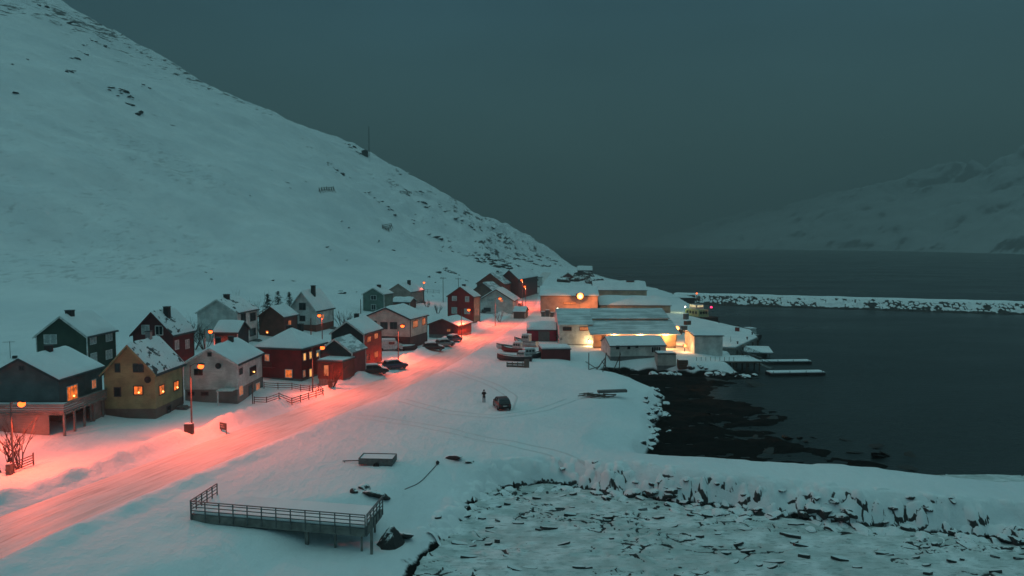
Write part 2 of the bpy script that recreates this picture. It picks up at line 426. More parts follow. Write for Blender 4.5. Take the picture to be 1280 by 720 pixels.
# the rest of the ground behind and beside the viewer, coarser
# road
ys = np.concatenate([np.arange(22, 120, .35), np.arange(120, 470, 1.0)]); us = np.linspace(-1, 1, 27)
YY, UU = np.meshgrid(ys, us, indexing='ij')
hw = np.interp(YY, [0, 90, 200, 400], [3.9, 4.1, 3.4, 3.0])
XX = roadx(YY) + UU * hw
ZZ = height(XX, YY) - .10 + .05 * fbm(XX / 1.0, YY / 3, 2, 90) - .16 * sstep(.93, 1, np.abs(UU)) + .02 * np.cos(UU * 12)
lane = np.stack([UU * .5 + .5, YY / 300, 1 - np.abs(UU)], -1)
gridmesh('road', XX, YY, ZZ, 'packed_snow', {'lane': lane}, 'structure')
# sea
sx = np.concatenate([-np.exp(np.linspace(math.log(7900), math.log(100), 8)), [0], np.exp(np.linspace(math.log(100), math.log(7900), 8))])
sy = np.concatenate([[-900, -300], np.linspace(0, 300, 6), np.exp(np.linspace(math.log(400), math.log(7900), 10))])
SXX, SYY = np.meshgrid(sx, sy, indexing='ij')
gridmesh('sea', SXX, SYY, np.zeros_like(SXX), 'sea_water', None, 'structure')

# faint wheel tracks over the open snow
def track(nm, pxs, gauge=1.5):
    P_ = np.array([G(*q_) for q_ in pxs]); n = 160; k = np.linspace(0, len(P_) - 1, n)
    tx, ty = np.interp(k, range(len(P_)), P_[:, 0]), np.interp(k, range(len(P_)), P_[:, 1])
    kk = np.hanning(25); kk /= kk.sum(); tx = np.convolve(np.pad(tx, 12, 'edge'), kk, 'valid'); ty = np.convolve(np.pad(ty, 12, 'edge'), kk, 'valid')
    gx, gy = np.gradient(tx), np.gradient(ty); gl = np.hypot(gx, gy); nx, ny = -gy / gl, gx / gl
    for sd_ in (-.5, .5):
        VV, II = np.meshgrid(np.linspace(-.16, .16, 4), np.arange(n), indexing='xy')
        TX = tx[II] + nx[II] * (sd_ * gauge + VV); TY = ty[II] + ny[II] * (sd_ * gauge + VV)
        TZ = height(TX, TY) + .035 - .03 * (np.abs(VV) > .1)
        gridmesh(nm, TX, TY, TZ, 'track_snow', None, 'structure')
m, t, p = newmat('track_snow'); MATS['track_snow'] = m
t.links.new(mixc(t, noisen(t, objco(t), 2.0, 4), (.50, .52, .53), (.72, .75, .76)), p.inputs['Base Color']); p.inputs['Roughness'].default_value = .7
track('wheel_tracks', [(500, 500), (560, 515), (620, 522), (680, 512), (715, 500)]); track('wheel_tracks', [(560, 462), (610, 478), (640, 495), (634, 512)])
track('wheel_tracks', [(440, 520), (520, 530), (600, 548), (690, 560), (770, 590)])

# ------------------------------------------------------------------ far shore
m, t, p = newmat('far_slope'); MATS['far_slope'] = m
g = t.nodes.new('ShaderNodeNewGeometry'); pos = g.outputs['Position']; sz = t.nodes.new('ShaderNodeSeparateXYZ'); t.links.new(g.outputs['Normal'], sz.inputs[0])
f = mathn(t, 'ADD', mathn(t, 'SUBTRACT', 1.0, sz.outputs['Z']), mathn(t, 'MULTIPLY', mathn(t, 'SUBTRACT', noisen(t, pos, .010, 9, .75), .5), 1.5))
t.links.new(mixc(t, rampv(t, f, .22, .40), (.52, .55, .56), (.08, .083, .085)), p.inputs['Base Color']); p.inputs['Roughness'].default_value = .9
tt = np.linspace(-.55, 1.0, 300); dd = np.concatenate([[-60, -20], np.linspace(0, 1500, 120)])
TT, DD = np.meshgrid(tt, dd, indexing='ij')
A0 = np.array([1143., 1600.]); A1 = np.array([860., 5200.]); dirv = A1 - A0; ln = np.hypot(*dirv); un = dirv / ln; nrm = np.array([un[1], -un[0]])
bx = A0[0] + dirv[0] * TT + 120 * np.sin(TT * 9) + nrm[0] * DD; by = A0[1] + dirv[1] * TT + nrm[1] * DD
crest = np.interp(TT, [-.6, -.1, .1, .3, .5, 1], [340, 330, 310, 300, 230, 200])
q = np.clip(DD / 900, 0, 1)
rid = 1 - np.abs(fbm(bx / 420, by / 420, 5, 130) * 4)
gul = 1 - np.abs(fbm(TT * 26, DD / 1400, 4, 140) * 4)
fz = crest * (1.25 * q ** .85) * (.72 + .22 * rid + .22 * gul) + sstep(0, 40, DD) * 6 - 8 * (DD < 0) + sstep(0, 30, DD) * (fbm(bx / 70, by / 70, 3, 150) * 34 + fbm(bx / 25, by / 25, 3, 155) * 9)
gridmesh('far_mountain', bx, by, fz, 'far_slope', None, 'structure')
# ------------------------------------------------------------------ materials of made things
wood('grey_wall', (.13, .135, .14)); wood('dark_green_wall', (.045, .07, .05)); wood('yellow_wall', (.31, .30, .16)); wood('burgundy_wall', (.13, .022, .026))
wood('white_wall', (.64, .65, .62)); wood('cream_wall', (.60, .56, .50)); wood('brown_wall', (.17, .06, .045)); wood('red_wall', (.24, .020, .022))
wood('dark_wall', (.045, .05, .055)); wood('brick_red_wall', (.17, .05, .04)); wood('green_wall', (.13, .20, .17)); wood('pink_wall', (.42, .30, .26))
wood('shed_red_wall', (.16, .04, .045)); wood('grey_board', (.22, .215, .20)); wood('weathered_board', (.14, .12, .10)); wood('ochre_wall', (.42, .34, .24))
plain('foundation', (.16, .16, .155), .9); plain('dark_foundation', (.05, .05, .05), .9); plain('roof_sheet', (.05, .055, .06), .6); plain('chimney_brick', (.035, .03, .03), .9)
plain('chimney_steel', (.25, .26, .27), .4, .6); plain('trim_white', (.62, .62, .60), .6); plain('trim_dark', (.04, .045, .05), .6); m, t, p = newmat('tin_roof'); MATS['tin_roof'] = m
a = noisen(t, objco(t, (.12, 1.6, .12)), 1.0, 5); b = noisen(t, objco(t), .3, 4)
t.links.new(mixc(t, rampv(t, mathn(t, 'ADD', mathn(t, 'MULTIPLY', a, .6), mathn(t, 'MULTIPLY', b, .4)), .38, .62), (.34, .38, .39), (.72, .76, .77)), p.inputs['Base Color']); p.inputs['Roughness'].default_value = .6
w = N(t, 'ShaderNodeTexWave'); w.bands_direction = 'X'; w.inputs['Scale'].default_value = 1.2; t.links.new(objco(t), w.inputs['Vector']); bump(t, p, w.outputs['Fac'], .04, .6)
plain('glass_dark', (.02, .028, .032), .12); plain('curtain', (.42, .44, .43), .8); plain('steel_pole', (.12, .12, .12), .5, .5); plain('timber_pole', (.09, .07, .055), .85)
plain('black_metal', (.015, .015, .017), .5); plain('bark', (.055, .035, .03), .9); plain('needle_green', (.010, .018, .013), .9); plain('concrete', (.20, .20, .19), .85)
plain('hull_white', (.48, .49, .48), .45); plain('hull_dark', (.025, .025, .03), .5); plain('hull_red', (.17, .02, .02), .5); plain('rubber', (.015, .015, .015), .9)
plain('car_black', (.018, .02, .022), .35); plain('car_silver', (.20, .21, .22), .4, .3); plain('car_blue', (.03, .05, .09), .4); plain('crate_rust', (.16, .07, .045), .85)
plain('planks_grey', (.13, .135, .13), .85); plain('cloth_black', (.012, .012, .014), .9); plain('cloth_navy', (.02, .022, .03), .9); plain('skin_tone', (.45, .30, .23), .6)
plain('bin_grey', (.035, .04, .04), .6); plain('net_rope', (.14, .12, .09), .9); plain('sign_board', (.05, .05, .045), .7); plain('trawler_green', (.35, .42, .22), .5)
plain('timber_deck', (.17, .17, .155), .85, 0, .3, 1.5); plain('rail_grey', (.11, .12, .12), .7)
glow('sodium', (1, .10, .012), 4.2); glow('sodium_hot', (1, .22, .045), 5); glow('lamp_white', (1, .9, .6), 10); glow('lit_orange', (1, .17, .02), .7, .6); glow('lit_yellow', (1, .45, .12), .9, .3)
glow('lit_dim', (1, .26, .10), .40, .4); glow('star_bulb', (1, .45, .12), 5); glow('red_beacon', (1, .02, .12), 6); glow('lit_pale', (.95, .8, .45), .6, .3)

def point_light(name, loc, parent, power, col=(1, .16, .06), size=.25, spot=None, aim=None):
    ld = bpy.data.lights.new(name, 'SPOT' if spot else 'POINT'); ld.energy = power; ld.color = col; ld.shadow_soft_size = size
    if spot: ld.spot_size = R(spot); ld.spot_blend = .6
    o = bpy.data.objects.new(name, ld); COL.objects.link(o); o.location = loc; o.parent = parent
    if aim: o.rotation_euler = aim
    return o

# ------------------------------------------------------------------ houses
def window(root, side, W_, L_, u, z, w, h, frame='trim_white', pane='glass_dark', bars=1, star=False, oy=0):
    """side F: wall facing the viewer, u along x; side R: right wall, u along y. Frame stands proud; pane sits in it"""
    mb = MB(); t_ = .11; d0, d1 = -.01, .07
    def put(b, u0, u1, z0, z1, a, c):
        if side == 'F': b.box(u0, u1, -L_ / 2 - c, -L_ / 2 - a, z0, z1)
        else: b.box(W_ / 2 + a, W_ / 2 + c, u0, u1, z0, z1)
    u0, u1, z0, z1 = u - w / 2, u + w / 2, z - h / 2, z + h / 2
    put(mb, u0 - t_, u0, z0 - t_, z1 + t_, d0, d1); put(mb, u1, u1 + t_, z0 - t_, z1 + t_, d0, d1)
    put(mb, u0, u1, z1, z1 + t_, d0, d1); put(mb, u0, u1, z0 - t_, z0, d0, d1 + .03)
    for k in range(1, bars + 1):
        c = u0 + w * k / (bars + 1); put(mb, c - .03, c + .03, z0, z1, d0, d1 - .01)
    f = mb.build('window', frame, root)
    pb = MB(); put(pb, u0, u1, z0, z1, .005, .03); pb.build('pane', pane, f)
    if star:
        sb = MB(); q = .13
        if side == 'F': c = Vector((u + w * .1, -L_ / 2 - .12, z - h * .25))
        else: c = Vector((W_ / 2 + .12, u + w * .1, z - h * .25))
        sb.add([c + Vector(v) * q for v in ((1, 0, 0), (-1, 0, 0), (0, 1, 0), (0, -1, 0), (0, 0, 1), (0, 0, -1))],
               [(0, 2, 4), (2, 1, 4), (1, 3, 4), (3, 0, 4), (2, 0, 5), (1, 2, 5), (3, 1, 5), (0, 3, 5)])
        sb.build('window_lamp', 'star_bulb', f)
    return f
REPORT = []
def house(name, label, base, lx, rx, ey, ay=None, yaw=0, L=None, axis='Y', wall='white_wall', side=None, cat='house', found='foundation', fh=.5,
          win=(), chim=(), snow='snow', st=.28, roofm='roof_sheet', oh=.35, group=None, trim='trim_white', corner=True, Y=None, lower=None, rise=None, back=.5, board=True, pitchcap=None):
    """base: pixel of the near-right wall corner at the ground; lx, rx: outer wall edges; ey: eave at that corner; ay: ridge"""
    if Y is None: C0 = ground(*base)
    else:
        C0 = P3(base[0], base[1], Y)
    yw = R(yaw); ux = np.array([math.cos(yw), math.sin(yw)]); uy = np.array([-math.sin(yw), math.cos(yw)])
    c0 = np.array([C0.x, C0.y])
    def along(dirn, px):
        k = (px - 640) / F * (cp if False else 1)
        # solve (c0 + s*dirn): screen x of a point at eave-ish height
        lo, hi = 0, 60
        for _ in range(50):
            mid = (lo + hi) / 2; q = c0 + dirn * mid
            vx, _v = pix((q[0], q[1], C0.z + 2))
            if (vx - px) * np.sign(dirn @ (ux if abs(dirn @ ux) > .5 else uy)) * sg < 0: lo = mid
            else: hi = mid
        return (lo + hi) / 2
    sg = 1; W_ = along(-ux, lx) if True else 0
    if L is None:
        L_ = along(uy, rx)
    else: L_ = L
    zc = (base[1] - ey)
    # eave height from the pixel at the corner
    d = ray(base[0], ey); tt_ = C0.y / d[1]; ez = CAMZ + d[2] * tt_ - C0.z
    cen = c0 - ux * W_ / 2 + uy * L_ / 2
    if ay is not None:
        Yr = (c0 - ux * W_ / 2)[1] if axis == 'Y' else cen[1] if back == .5 else (c0 + uy * L_ * back)[1]
        apx = None
        q = c0 - ux * W_ / 2; apx = pix((q[0], q[1], 0))[0]
        d = ray(apx, ay); rz = CAMZ + d[2] * Yr / d[1] - C0.z
    else: rz = ez + (rise or 0)
    REPORT.append((name + ' ' + label[:24], round(C0.x), round(C0.y), round(C0.z, 1), 'W%.1f L%.1f e%.1f r%.1f' % (W_, L_, ez, rz)))
    root = empty(name, (cen[0], cen[1], C0.z), yw, label, cat, group)
    w2, l2 = W_ / 2, L_ / 2
    lowh = lower[0] if lower else fh
    # walls
    mb = MB()
    if axis == 'Y': mb.prism([(-w2, lowh), (w2, lowh), (w2, ez), (0, rz - .05), (-w2, ez)], -l2, l2, 'y')
    elif axis == 'X': yr = -l2 + L_ * back; mb.prism([(-l2, lowh), (l2, lowh), (l2, ez if back == .5 else rz - (rz - ez) * (1 - back)), (yr, rz - .05), (-l2, ez)], -w2, w2, 'x')
    else: mb.box(-w2, w2, -l2, l2, lowh, ez)
    mb.build('wall', wall, root)
    if side:   # the long wall carries another colour in a thin skin: paint, and for the red house's ochre lamplight
        MB().box(w2 + .002, w2 + .03, -l2, l2, lowh, ez - .03).build('side_skin', side, root)
    MB().box(-w2 + .04, w2 - .04 if not lower else w2 + .02, -l2 + (.04 if not lower else -.02), l2 - .04, -3.0, lowh).build('foundation' if not lower else 'lower_storey', lower[1] if lower else found, root)
    if corner and trim:
        for sx_ in (-1, 1):
            MB().box(sx_ * (w2 + .03) - .07, sx_ * (w2 + .03) + .07, -l2 - .05, -l2 + .09, lowh, ez - .05).build('corner_board', trim, root)
        MB().box(w2 - .02, w2 + .05, l2 - .12, l2 + .03, lowh, ez - .05).build('corner_board', trim, root)
    # roof
    th = .14
    if axis == 'Y':
        k = (rz - ez) / w2; e = w2 + oh
        def sec(a, b, inset=0, lump=0):
            return [(-e + inset, ez - k * (oh - inset) + a), (0, rz + a + lump * 0), (e - inset, ez - k * (oh - inset) + a), (e - inset, ez - k * (oh - inset) + b), (0, rz + b), (-e + inset, ez - k * (oh - inset) + b)]
        rf = MB().prism(sec(-.02, th), -l2 - oh, l2 + oh, 'y').build('roof', roofm, root)
        if board:
            bb = MB()
            bb.prism(sec(-.14, th + .02), -l2 - oh - .05, -l2 - oh - .002, 'y'); bb.build('bargeboard', trim or 'trim_white', rf)
    elif axis == 'X':
        yr = -l2 + L_ * back; k = (rz - ez) / (yr + l2); k2 = k if back == .5 else 0
        zb = ez if back == .5 else rz - (rz - ez) * (1 - back)
        kb = (rz - zb) / max(.01, (l2 - yr))
        def sec(a, b, inset=0):
            o_ = oh - inset
            return [(-l2 - o_, ez - k * o_ + a), (yr, rz + a), (l2 + o_, zb - kb * o_ + a), (l2 + o_, zb - kb * o_ + b), (yr, rz + b), (-l2 - o_, ez - k * o_ + b)]
        rf = MB().prism(sec(-.02, th), -w2 - oh, w2 + oh, 'x').build('roof', roofm, root)
    elif axis == 'H':
        e, g_ = w2 + oh + .15, l2 + oh + .15; hr = max(.3, l2 - w2); hx = max(0, w2 - l2) + .4
        def hip(a, ins):
            return [(-e + ins, -g_ + ins, ez + a), (e - ins, -g_ + ins, ez + a), (e - ins, g_ - ins, ez + a), (-e + ins, g_ - ins, ez + a)]
        ridge = [(-.0, -hr, 0), (0, hr, 0)]
        rf = MB().add(hip(-.1, 0) + hip(.12, 0) + [(0, -hr, rz), (0, hr, rz)], [(3, 2, 1, 0), (0, 1, 5, 4), (1, 2, 6, 5), (2, 3, 7, 6), (3, 0, 4, 7), (4, 5, 8), (5, 6, 9, 8), (6, 7, 9), (7, 4, 8, 9)]).build('roof', roofm, root)
        if snow: MB().add(hip(.13, .1) + hip(.13 + st, .2) + [(0, -hr, rz + st), (0, hr, rz + st)], [(3, 2, 1, 0), (0, 1, 5, 4), (1, 2, 6, 5), (2, 3, 7, 6), (3, 0, 4, 7), (4, 5, 8), (5, 6, 9, 8), (6, 7, 9), (7, 4, 8, 9)]).build('snow_cover', snow, rf, bevel=.06)
    else:
        rf = MB().box(-w2 - oh, w2 + oh, -l2 - oh, l2 + oh, ez, ez + th).build('roof', roofm, root)
        if snow: MB().box(-w2 - oh + .08, w2 + oh - .08, -l2 - oh + .08, l2 + oh - .08, ez + th + .003, ez + th + st).build('snow_cover', snow, rf, bevel=.1)
    if snow and axis in 'XY':
        # blanket with an uneven thickness: a lumpy grid top over the slab
        nu, nv = 18, 16
        ext = (l2 + oh - .05) if axis == 'Y' else (w2 + oh - .05)
        vs = []; sd_ = len(REPORT) * 7.7
        prof = sec(th + .004, th + .004, .09); P_ = prof[:3]
        for layer in (0, 1):
            for i in range(nv + 1):
                a_ = -ext + 2 * ext * i / nv
                for j in range(nu + 1):
                    f_ = j / nu * 2; seg = min(int(f_), 1); fr = f_ - seg
                    u_ = P_[seg][0] * (1 - fr) + P_[seg + 1][0] * fr; z_ = P_[seg][1] * (1 - fr) + P_[seg + 1][1] * fr
                    if layer:
                        edge = min(1, min(i, nv - i) / 1.0 * .6 + .25) * min(1, min(j, nu - j) / 1.0 * .6 + .3)
                        z_ += st * edge * (.75 + 1.1 * float(fbm(np.array(u_ / 2.5 + sd_), np.array(a_ / 2.5), 3, 5)) + .12)
                        if j == nu // 2: z_ -= st * .12
                    vs.append((u_, a_, z_) if axis == 'Y' else (a_, u_, z_))
        n1 = (nu + 1) * (nv + 1); fs = []
        for i in range(nv):
            for j in range(nu):
                a_ = i * (nu + 1) + j
                fs.append((a_ + n1, a_ + n1 + 1, a_ + n1 + nu + 2, a_ + n1 + nu + 1)); fs.append((a_, a_ + nu + 1, a_ + nu + 2, a_ + 1))
        rim = [j for j in range(nu)] + [i * (nu + 1) + nu for i in range(nv)] + [nv * (nu + 1) + nu - j for j in range(nu)] + [(nv - i) * (nu + 1) for i in range(nv)]
        for a_, b_ in zip(rim, rim[1:] + rim[:1]): fs.append((a_, b_, b_ + n1, a_ + n1))
        MB().add(vs, fs).build('snow_cover', snow, rf, smooth=False)
    # windows given as photo pixels
    Rm = Matrix.Rotation(-yw, 3, 'Z'); O = Vector((cen[0], cen[1], C0.z)); eye = Rm @ (Vector((0, 0, CAMZ)) - O)
    for wd in win:
        sd_, px, py, pw, ph = wd[:5]; opt = wd[5] if len(wd) > 5 else {}
        d = Rm @ Vector(ray(px, py)); 
        t_ = ((-l2 - eye.y) / d.y) if sd_ == 'F' else ((w2 - eye.x) / d.x)
        q = eye + d * t_
        dist = C0.y; sc_ = dist / F
        if sd_ == 'F': ww = pw * sc_ / max(.3, abs(math.cos(yw - math.atan2(-C0.x, C0.y)))); u_ = q.x
        else:
            d2 = Rm @ Vector(ray(px + pw / 2, py)); d3 = Rm @ Vector(ray(px - pw / 2, py))
            ww = abs((eye + d2 * ((w2 - eye.x) / d2.x)).y - (eye + d3 * ((w2 - eye.x) / d3.x)).y); u_ = q.y
            ww = min(ww, 2.6)
        hh = ph * sc_
        lim = (w2 if sd_ == 'F' else l2) - ww / 2 - .2
        u_ = max(-lim, min(lim, u_)) if lim > 0 else 0
        f_ = window(root, sd_, W_, L_, u_, q.z, max(.35, ww - .2), max(.35, hh - .2), opt.get('frame', 'trim_white'), opt.get('pane', 'glass_dark'), opt.get('bars', 1), opt.get('star', False))
        if opt.get('door'): f_.name = 'door'
    if axis in 'YX' and W_ > 5 and cat == 'house':
        if axis == 'Y':
            gut = MB().tube([(w2 + oh + .04, -l2 - oh, ez - k * oh + .02), (w2 + oh + .04, l2 + oh, ez - k * oh + .02)], .07, 6).build('gutter', 'trim_dark', rf)
            MB().tube([(w2 + .10, l2 - .25, ez - .3), (w2 + .10, l2 - .25, .3)], .045, 6).build('downpipe', 'trim_dark', gut)
            if W_ < 9.5: MB().box(w2 + .05, w2 + 1.1, l2 - 2.4, l2 - 1.1, -.6, .32).box(w2 + 1.1, w2 + 1.45, l2 - 2.4, l2 - 1.1, -.6, .15).build('door_step', 'planks_grey', root)
    for ch in chim:
        cu, cv, cw, chh = ch[:4]; cm = ch[4] if len(ch) > 4 else 'chimney_brick'
        x_, y_ = cu * w2, cv * l2
        zb = rz - (abs(x_) / w2 * (rz - ez) if axis in 'YH' else abs(y_) / l2 * (rz - ez))
        cb = MB().box(x_ - cw / 2, x_ + cw / 2, y_ - cw / 2, y_ + cw / 2, zb - .4, rz + chh).build('chimney', cm, rf)
        MB().box(x_ - cw / 2 - .06, x_ + cw / 2 + .06, y_ - cw / 2 - .06, y_ + cw / 2 + .06, rz + chh + .002, rz + chh + .12).build('chimney_cap', 'roof_sheet', cb)
    root['_dims'] = (W_, L_, ez, rz)
    return root, W_, L_, ez, rz
LO = {'pane': 'lit_orange', 'star': True}; LY = {'pane': 'lit_yellow', 'bars': 0}; DK = {'frame': 'trim_dark'}; CU = {'pane': 'curtain'}; LD = {'pane': 'lit_dim'}

# --- front row beside the road
wood('bright_red_wall', (.28, .022, .022)); wood('pale_wall', (.64, .63, .58)); wood('smoky_wall', (.07, .035, .04))
h1, W1, L1, e1, r1 = house('wooden_house', 'dark grey house with a veranda at the far left edge of the village', (75, 528), -19, 128, 474, 449, 0, wall='grey_wall', fh=2.2, found='grey_board', trim='trim_dark', corner=False,
      win=[('F', 27, 460, 4, 4, DK), ('R', 90, 491, 14, 20, dict(LO, bars=2)), ('R', 117, 480, 6, 13, LD)], chim=[(.05, .1, .7, .9)])
# veranda of that house
dk = MB()
x0, y0 = W1 / 2 + .03, -L1 / 2 - 4.6
va_ = MB().box(-W1 / 2, x0 + 3.4, y0, -L1 / 2 - .03, 1.95, 2.2).box(x0, x0 + 3.4, -L1 / 2 - .03, L1 / 2 - 1, 1.952, 2.202).build('veranda_deck', 'timber_deck', h1)
MB().box(-W1 / 2 + .05, x0 + 1.6, y0 + .1, y0 + .2, -2.5, 1.94).build('veranda_skirt', 'grey_board', va_)
for k in range(7): MB().box(x0 + 3.15, x0 + 3.35, y0 + .1 + k * 1.9, y0 + .3 + k * 1.9, -2.5, 1.94).build('veranda_post', 'grey_board', va_)
MB().box(x0 + 3.0, x0 + 3.1, y0 + 5.5, y0 + 9, -2.5, 1.94).build('veranda_skirt', 'grey_board', va_)
pr = MB()
for z_ in (2.35, 2.62, 2.89): pr.box(-W1 / 2, x0 + 3.4, y0 - .04, y0, z_, z_ + .22)
pr.box(-W1 / 2, x0 + 3.5, y0 - .08, y0 + .06, 3.16, 3.24); pr.build('parapet', 'grey_board', va_)
pr = MB()
for z_ in (2.35, 2.62, 2.89): pr.box(x0 + 3.4, x0 + 3.44, y0, L1 / 2 - 1, z_, z_ + .22)
pr.box(x0 + 3.36, x0 + 3.5, y0 + .07, L1 / 2 - 1, 3.16, 3.24); pr.build('parapet', 'grey_board', va_)
MB().box(-W1 / 2, x0 + 3.3, y0 + .1, -L1 / 2 - .1, 2.205, 2.42).build('snow_cover', 'snow', va_, bevel=.08)

h2 = house('wooden_house', 'yellow house with three orange lit windows and half bare roof beside the road', (195, 524), 131, 229, 466, 432, 0, wall='yellow_wall', found='weathered_board', fh=1.3, trim='yellow_wall', corner=False, snow='roof_snow_patchy',
      win=[('F', 147, 460, 6, 11, dict(DK, bars=0)), ('F', 173, 460, 12, 11, DK), ('F', 173, 488, 11, 12, dict(LO, frame='trim_dark')), ('F', 147, 490, 8, 12, dict(DK, bars=0)), ('R', 202, 487, 7, 13, dict(LO, frame='trim_dark')), ('R', 220, 482, 7, 13, dict(LO, frame='trim_dark')), ('R', 211, 511, 5, 10, dict(DK, bars=0, door=1))], chim=[(.0, .35, .6, 1.1, 'chimney_steel')])[0]
h8, W8, L8, e8, r8 = house('wooden_house', 'white house with grey lower storey and porch right of the yellow house', (297, 505), 231, 328, 455, 436, 0, wall='white_wall', lower=(2.0, 'grey_board'), trim='trim_white',
      win=[('F', 248, 465, 10, 8, DK), ('F', 262, 443, 2, 3, dict(DK, bars=0)), ('F', 239, 492, 8, 5, dict(DK, bars=0)), ('F', 256, 492, 9, 5, dict(DK, bars=0)), ('R', 301, 464, 4, 8, DK), ('R', 316, 463, 10, 11, dict(DK, star=True, bars=2)),
           ('R', 301, 488, 5, 13, LD), ('R', 313, 488, 5, 15, dict(DK, door=1, bars=0)), ('R', 322, 483, 5, 10, LD)], chim=[(-.35, .2, .55, .7), (.1, .3, .6, .8)])
MB().box(W8 / 2 - 2.2, W8 / 2, -L8 / 2 - 1.8, -L8 / 2 - .03, 2.1, 2.22).build('porch_roof', 'trim_white', h8)
MB().box(W8 / 2 - 2.1, W8 / 2 - 1.95, -L8 / 2 - 1.7, -L8 / 2 - 1.55, -1.5, 2.09).build('porch_post', 'trim_white', h8)
# satellite dishes
def dish(root, x, y, z):
    mb = MB(); n = 14; vs = [(x, y, z)]; 
    vs += [(x + .42 * math.cos(2 * math.pi * k / n), y - .12, z + .42 * math.sin(2 * math.pi * k / n)) for k in range(n)]
    vs += [(x + .42 * math.cos(2 * math.pi * k / n), y - .08, z + .42 * math.sin(2 * math.pi * k / n)) for k in range(n)] + [(x, y + .05, z)]
    fs = [(0, 1 + k, 1 + (k + 1) % n) for k in range(n)] + [(1 + k, 1 + n + k, 1 + n + (k + 1) % n, 1 + (k + 1) % n) for k in range(n)] + [(2 * n + 1, 1 + n + (k + 1) % n, 1 + n + k) for k in range(n)]
    mb.add(vs, fs).tube([(x, y, z), (x, y + .3, z - .1)], .03).build('satellite_dish', 'black_metal', root)
dish(h8, W8 * .17, -L8 / 2 - .28, e8 - .2); dish(h2, 2.45, -h2['_dims'][1] / 2 - .28, h2['_dims'][2] - .8)
h9, W9, L9, e9, r9 = house('wooden_house', 'large red hip roofed house with balcony and yellow lit windows', (377, 477), 322, 406, 437, 411, -14, axis='H', wall='red_wall', fh=.4, trim=None, st=.22,
      win=[('F', 334, 447, 6, 9, LD), ('F', 361, 467, 9, 11, dict(pane='lit_orange', bars=0)), ('R', 380.5, 446, 3.5, 10, LY), ('R', 388, 444, 3.5, 10, LY), ('R', 396.5, 442, 3, 9, LY), ('R', 402, 440, 3, 9, LY), ('R', 388, 466, 3.5, 11, LY), ('R', 380, 467, 3, 9, LD)],
      chim=[(-.1, .0, .7, .5), (.1, .6, .7, .5)])
bl = MB().box(-W9 / 2 - .2, -W9 / 2 + 3.2, -L9 / 2 - 1.1, -L9 / 2 - .02, 2.0, 2.12).build('balcony', 'red_wall', h9)
mb = MB()
for z_ in (2.3, 2.6, 2.9): mb.box(-W9 / 2 - .2, -W9 / 2 + 3.2, -L9 / 2 - 1.14, -L9 / 2 - 1.1, z_, z_ + .14)
for k in range(5): mb.box(-W9 / 2 - .15 + k * .82, -W9 / 2 - .07 + k * .82, -L9 / 2 - 1.1, -L9 / 2 - 1.04, 2.12, 3.02)
mb.build('balcony_rail', 'brick_red_wall', bl)
house('annex_shed', 'low dark annex with pitched snowy roof behind the red hip roofed house', (440, 470), 400, 446, 440, 424, -14, L=5, wall='dark_wall', side='shed_red_wall', cat='shed', fh=.1, st=.15, snow='roof_snow_thin')
house('plank_porch', 'flat roofed porch of upright red planks beside the yellow lit windows', (428, 476), 398, 436, 453, None, -14, L=4, axis='F', wall='brick_red_wall', cat='porch', fh=.1, st=.2, oh=.25, trim='brown_wall',
      win=[('F', 408, 463, 7, 15, dict(pane='lit_dim', door=1, bars=0, frame='brown_wall'))])
house('wooden_house', 'narrow house with black gable and brick red side beside two parked cars', (455, 462), 415, 477, 417, 402, -12, wall='dark_wall', side='brick_red_wall', fh=.3,
      win=[('R', 461, 424, 5, 8, dict(LD, frame='brick_red_wall')), ('R', 470, 420, 5, 8, dict(LD, frame='brick_red_wall')), ('R', 470, 443, 5, 9, dict(LD, frame='brick_red_wall')), ('R', 460, 447, 5, 9, dict(DK, door=1, bars=0))], chim=[(-.2, .3, .7, .8)])
h13, W13, L13, e13, r13 = house('wooden_house', 'wide cream house with dark basement storey and four pane window band', (513, 437), 454, 534, 399, 385, -16, wall='cream_wall', lower=(2.6, 'dark_wall'), trim='trim_dark',
      win=[('F', 480, 407, 9, 9, dict(DK, bars=1)), ('F', 492, 407, 9, 9, dict(DK, bars=1)), ('F', 468, 403, 6, 4, DK), ('R', 519, 405, 8, 9, dict(LD, frame='brown_wall', bars=2)), ('R', 529.5, 402, 4, 9, dict(LD, frame='brown_wall')), ('F', 500, 429, 8, 8, dict(DK, door=1))])
house('garage', 'low dark red garage with wide snowy gable roof left of the road', (572, 420), 536, 582, 407, 399, -20, L=8, wall='shed_red_wall', side='brick_red_wall', cat='garage', fh=.1, trim='brown_wall', corner=False, oh=.5,
      win=[('F', 561, 413, 5, 4, dict(LD, frame='brown_wall'))])
house('wooden_house', 'tall bright red house with white windows and orange lit side wall', (592, 404), 560, 600, 371, 359, -22, wall='bright_red_wall', side='ochre_wall', fh=.3, trim='brown_wall',  # ochre side skin: orange lamplight put into the wall colour
      win=[('F', 568, 373, 6, 6, CU), ('F', 584, 374, 5, 7, CU), ('F', 568, 388, 7, 8, CU), ('F', 584, 389, 7, 7, CU), ('R', 594.5, 390, 1.5, 8, dict(LD)), ('R', 597.5, 390, 1.5, 8, dict(LD))], chim=[(.0, .0, .8, .6)])
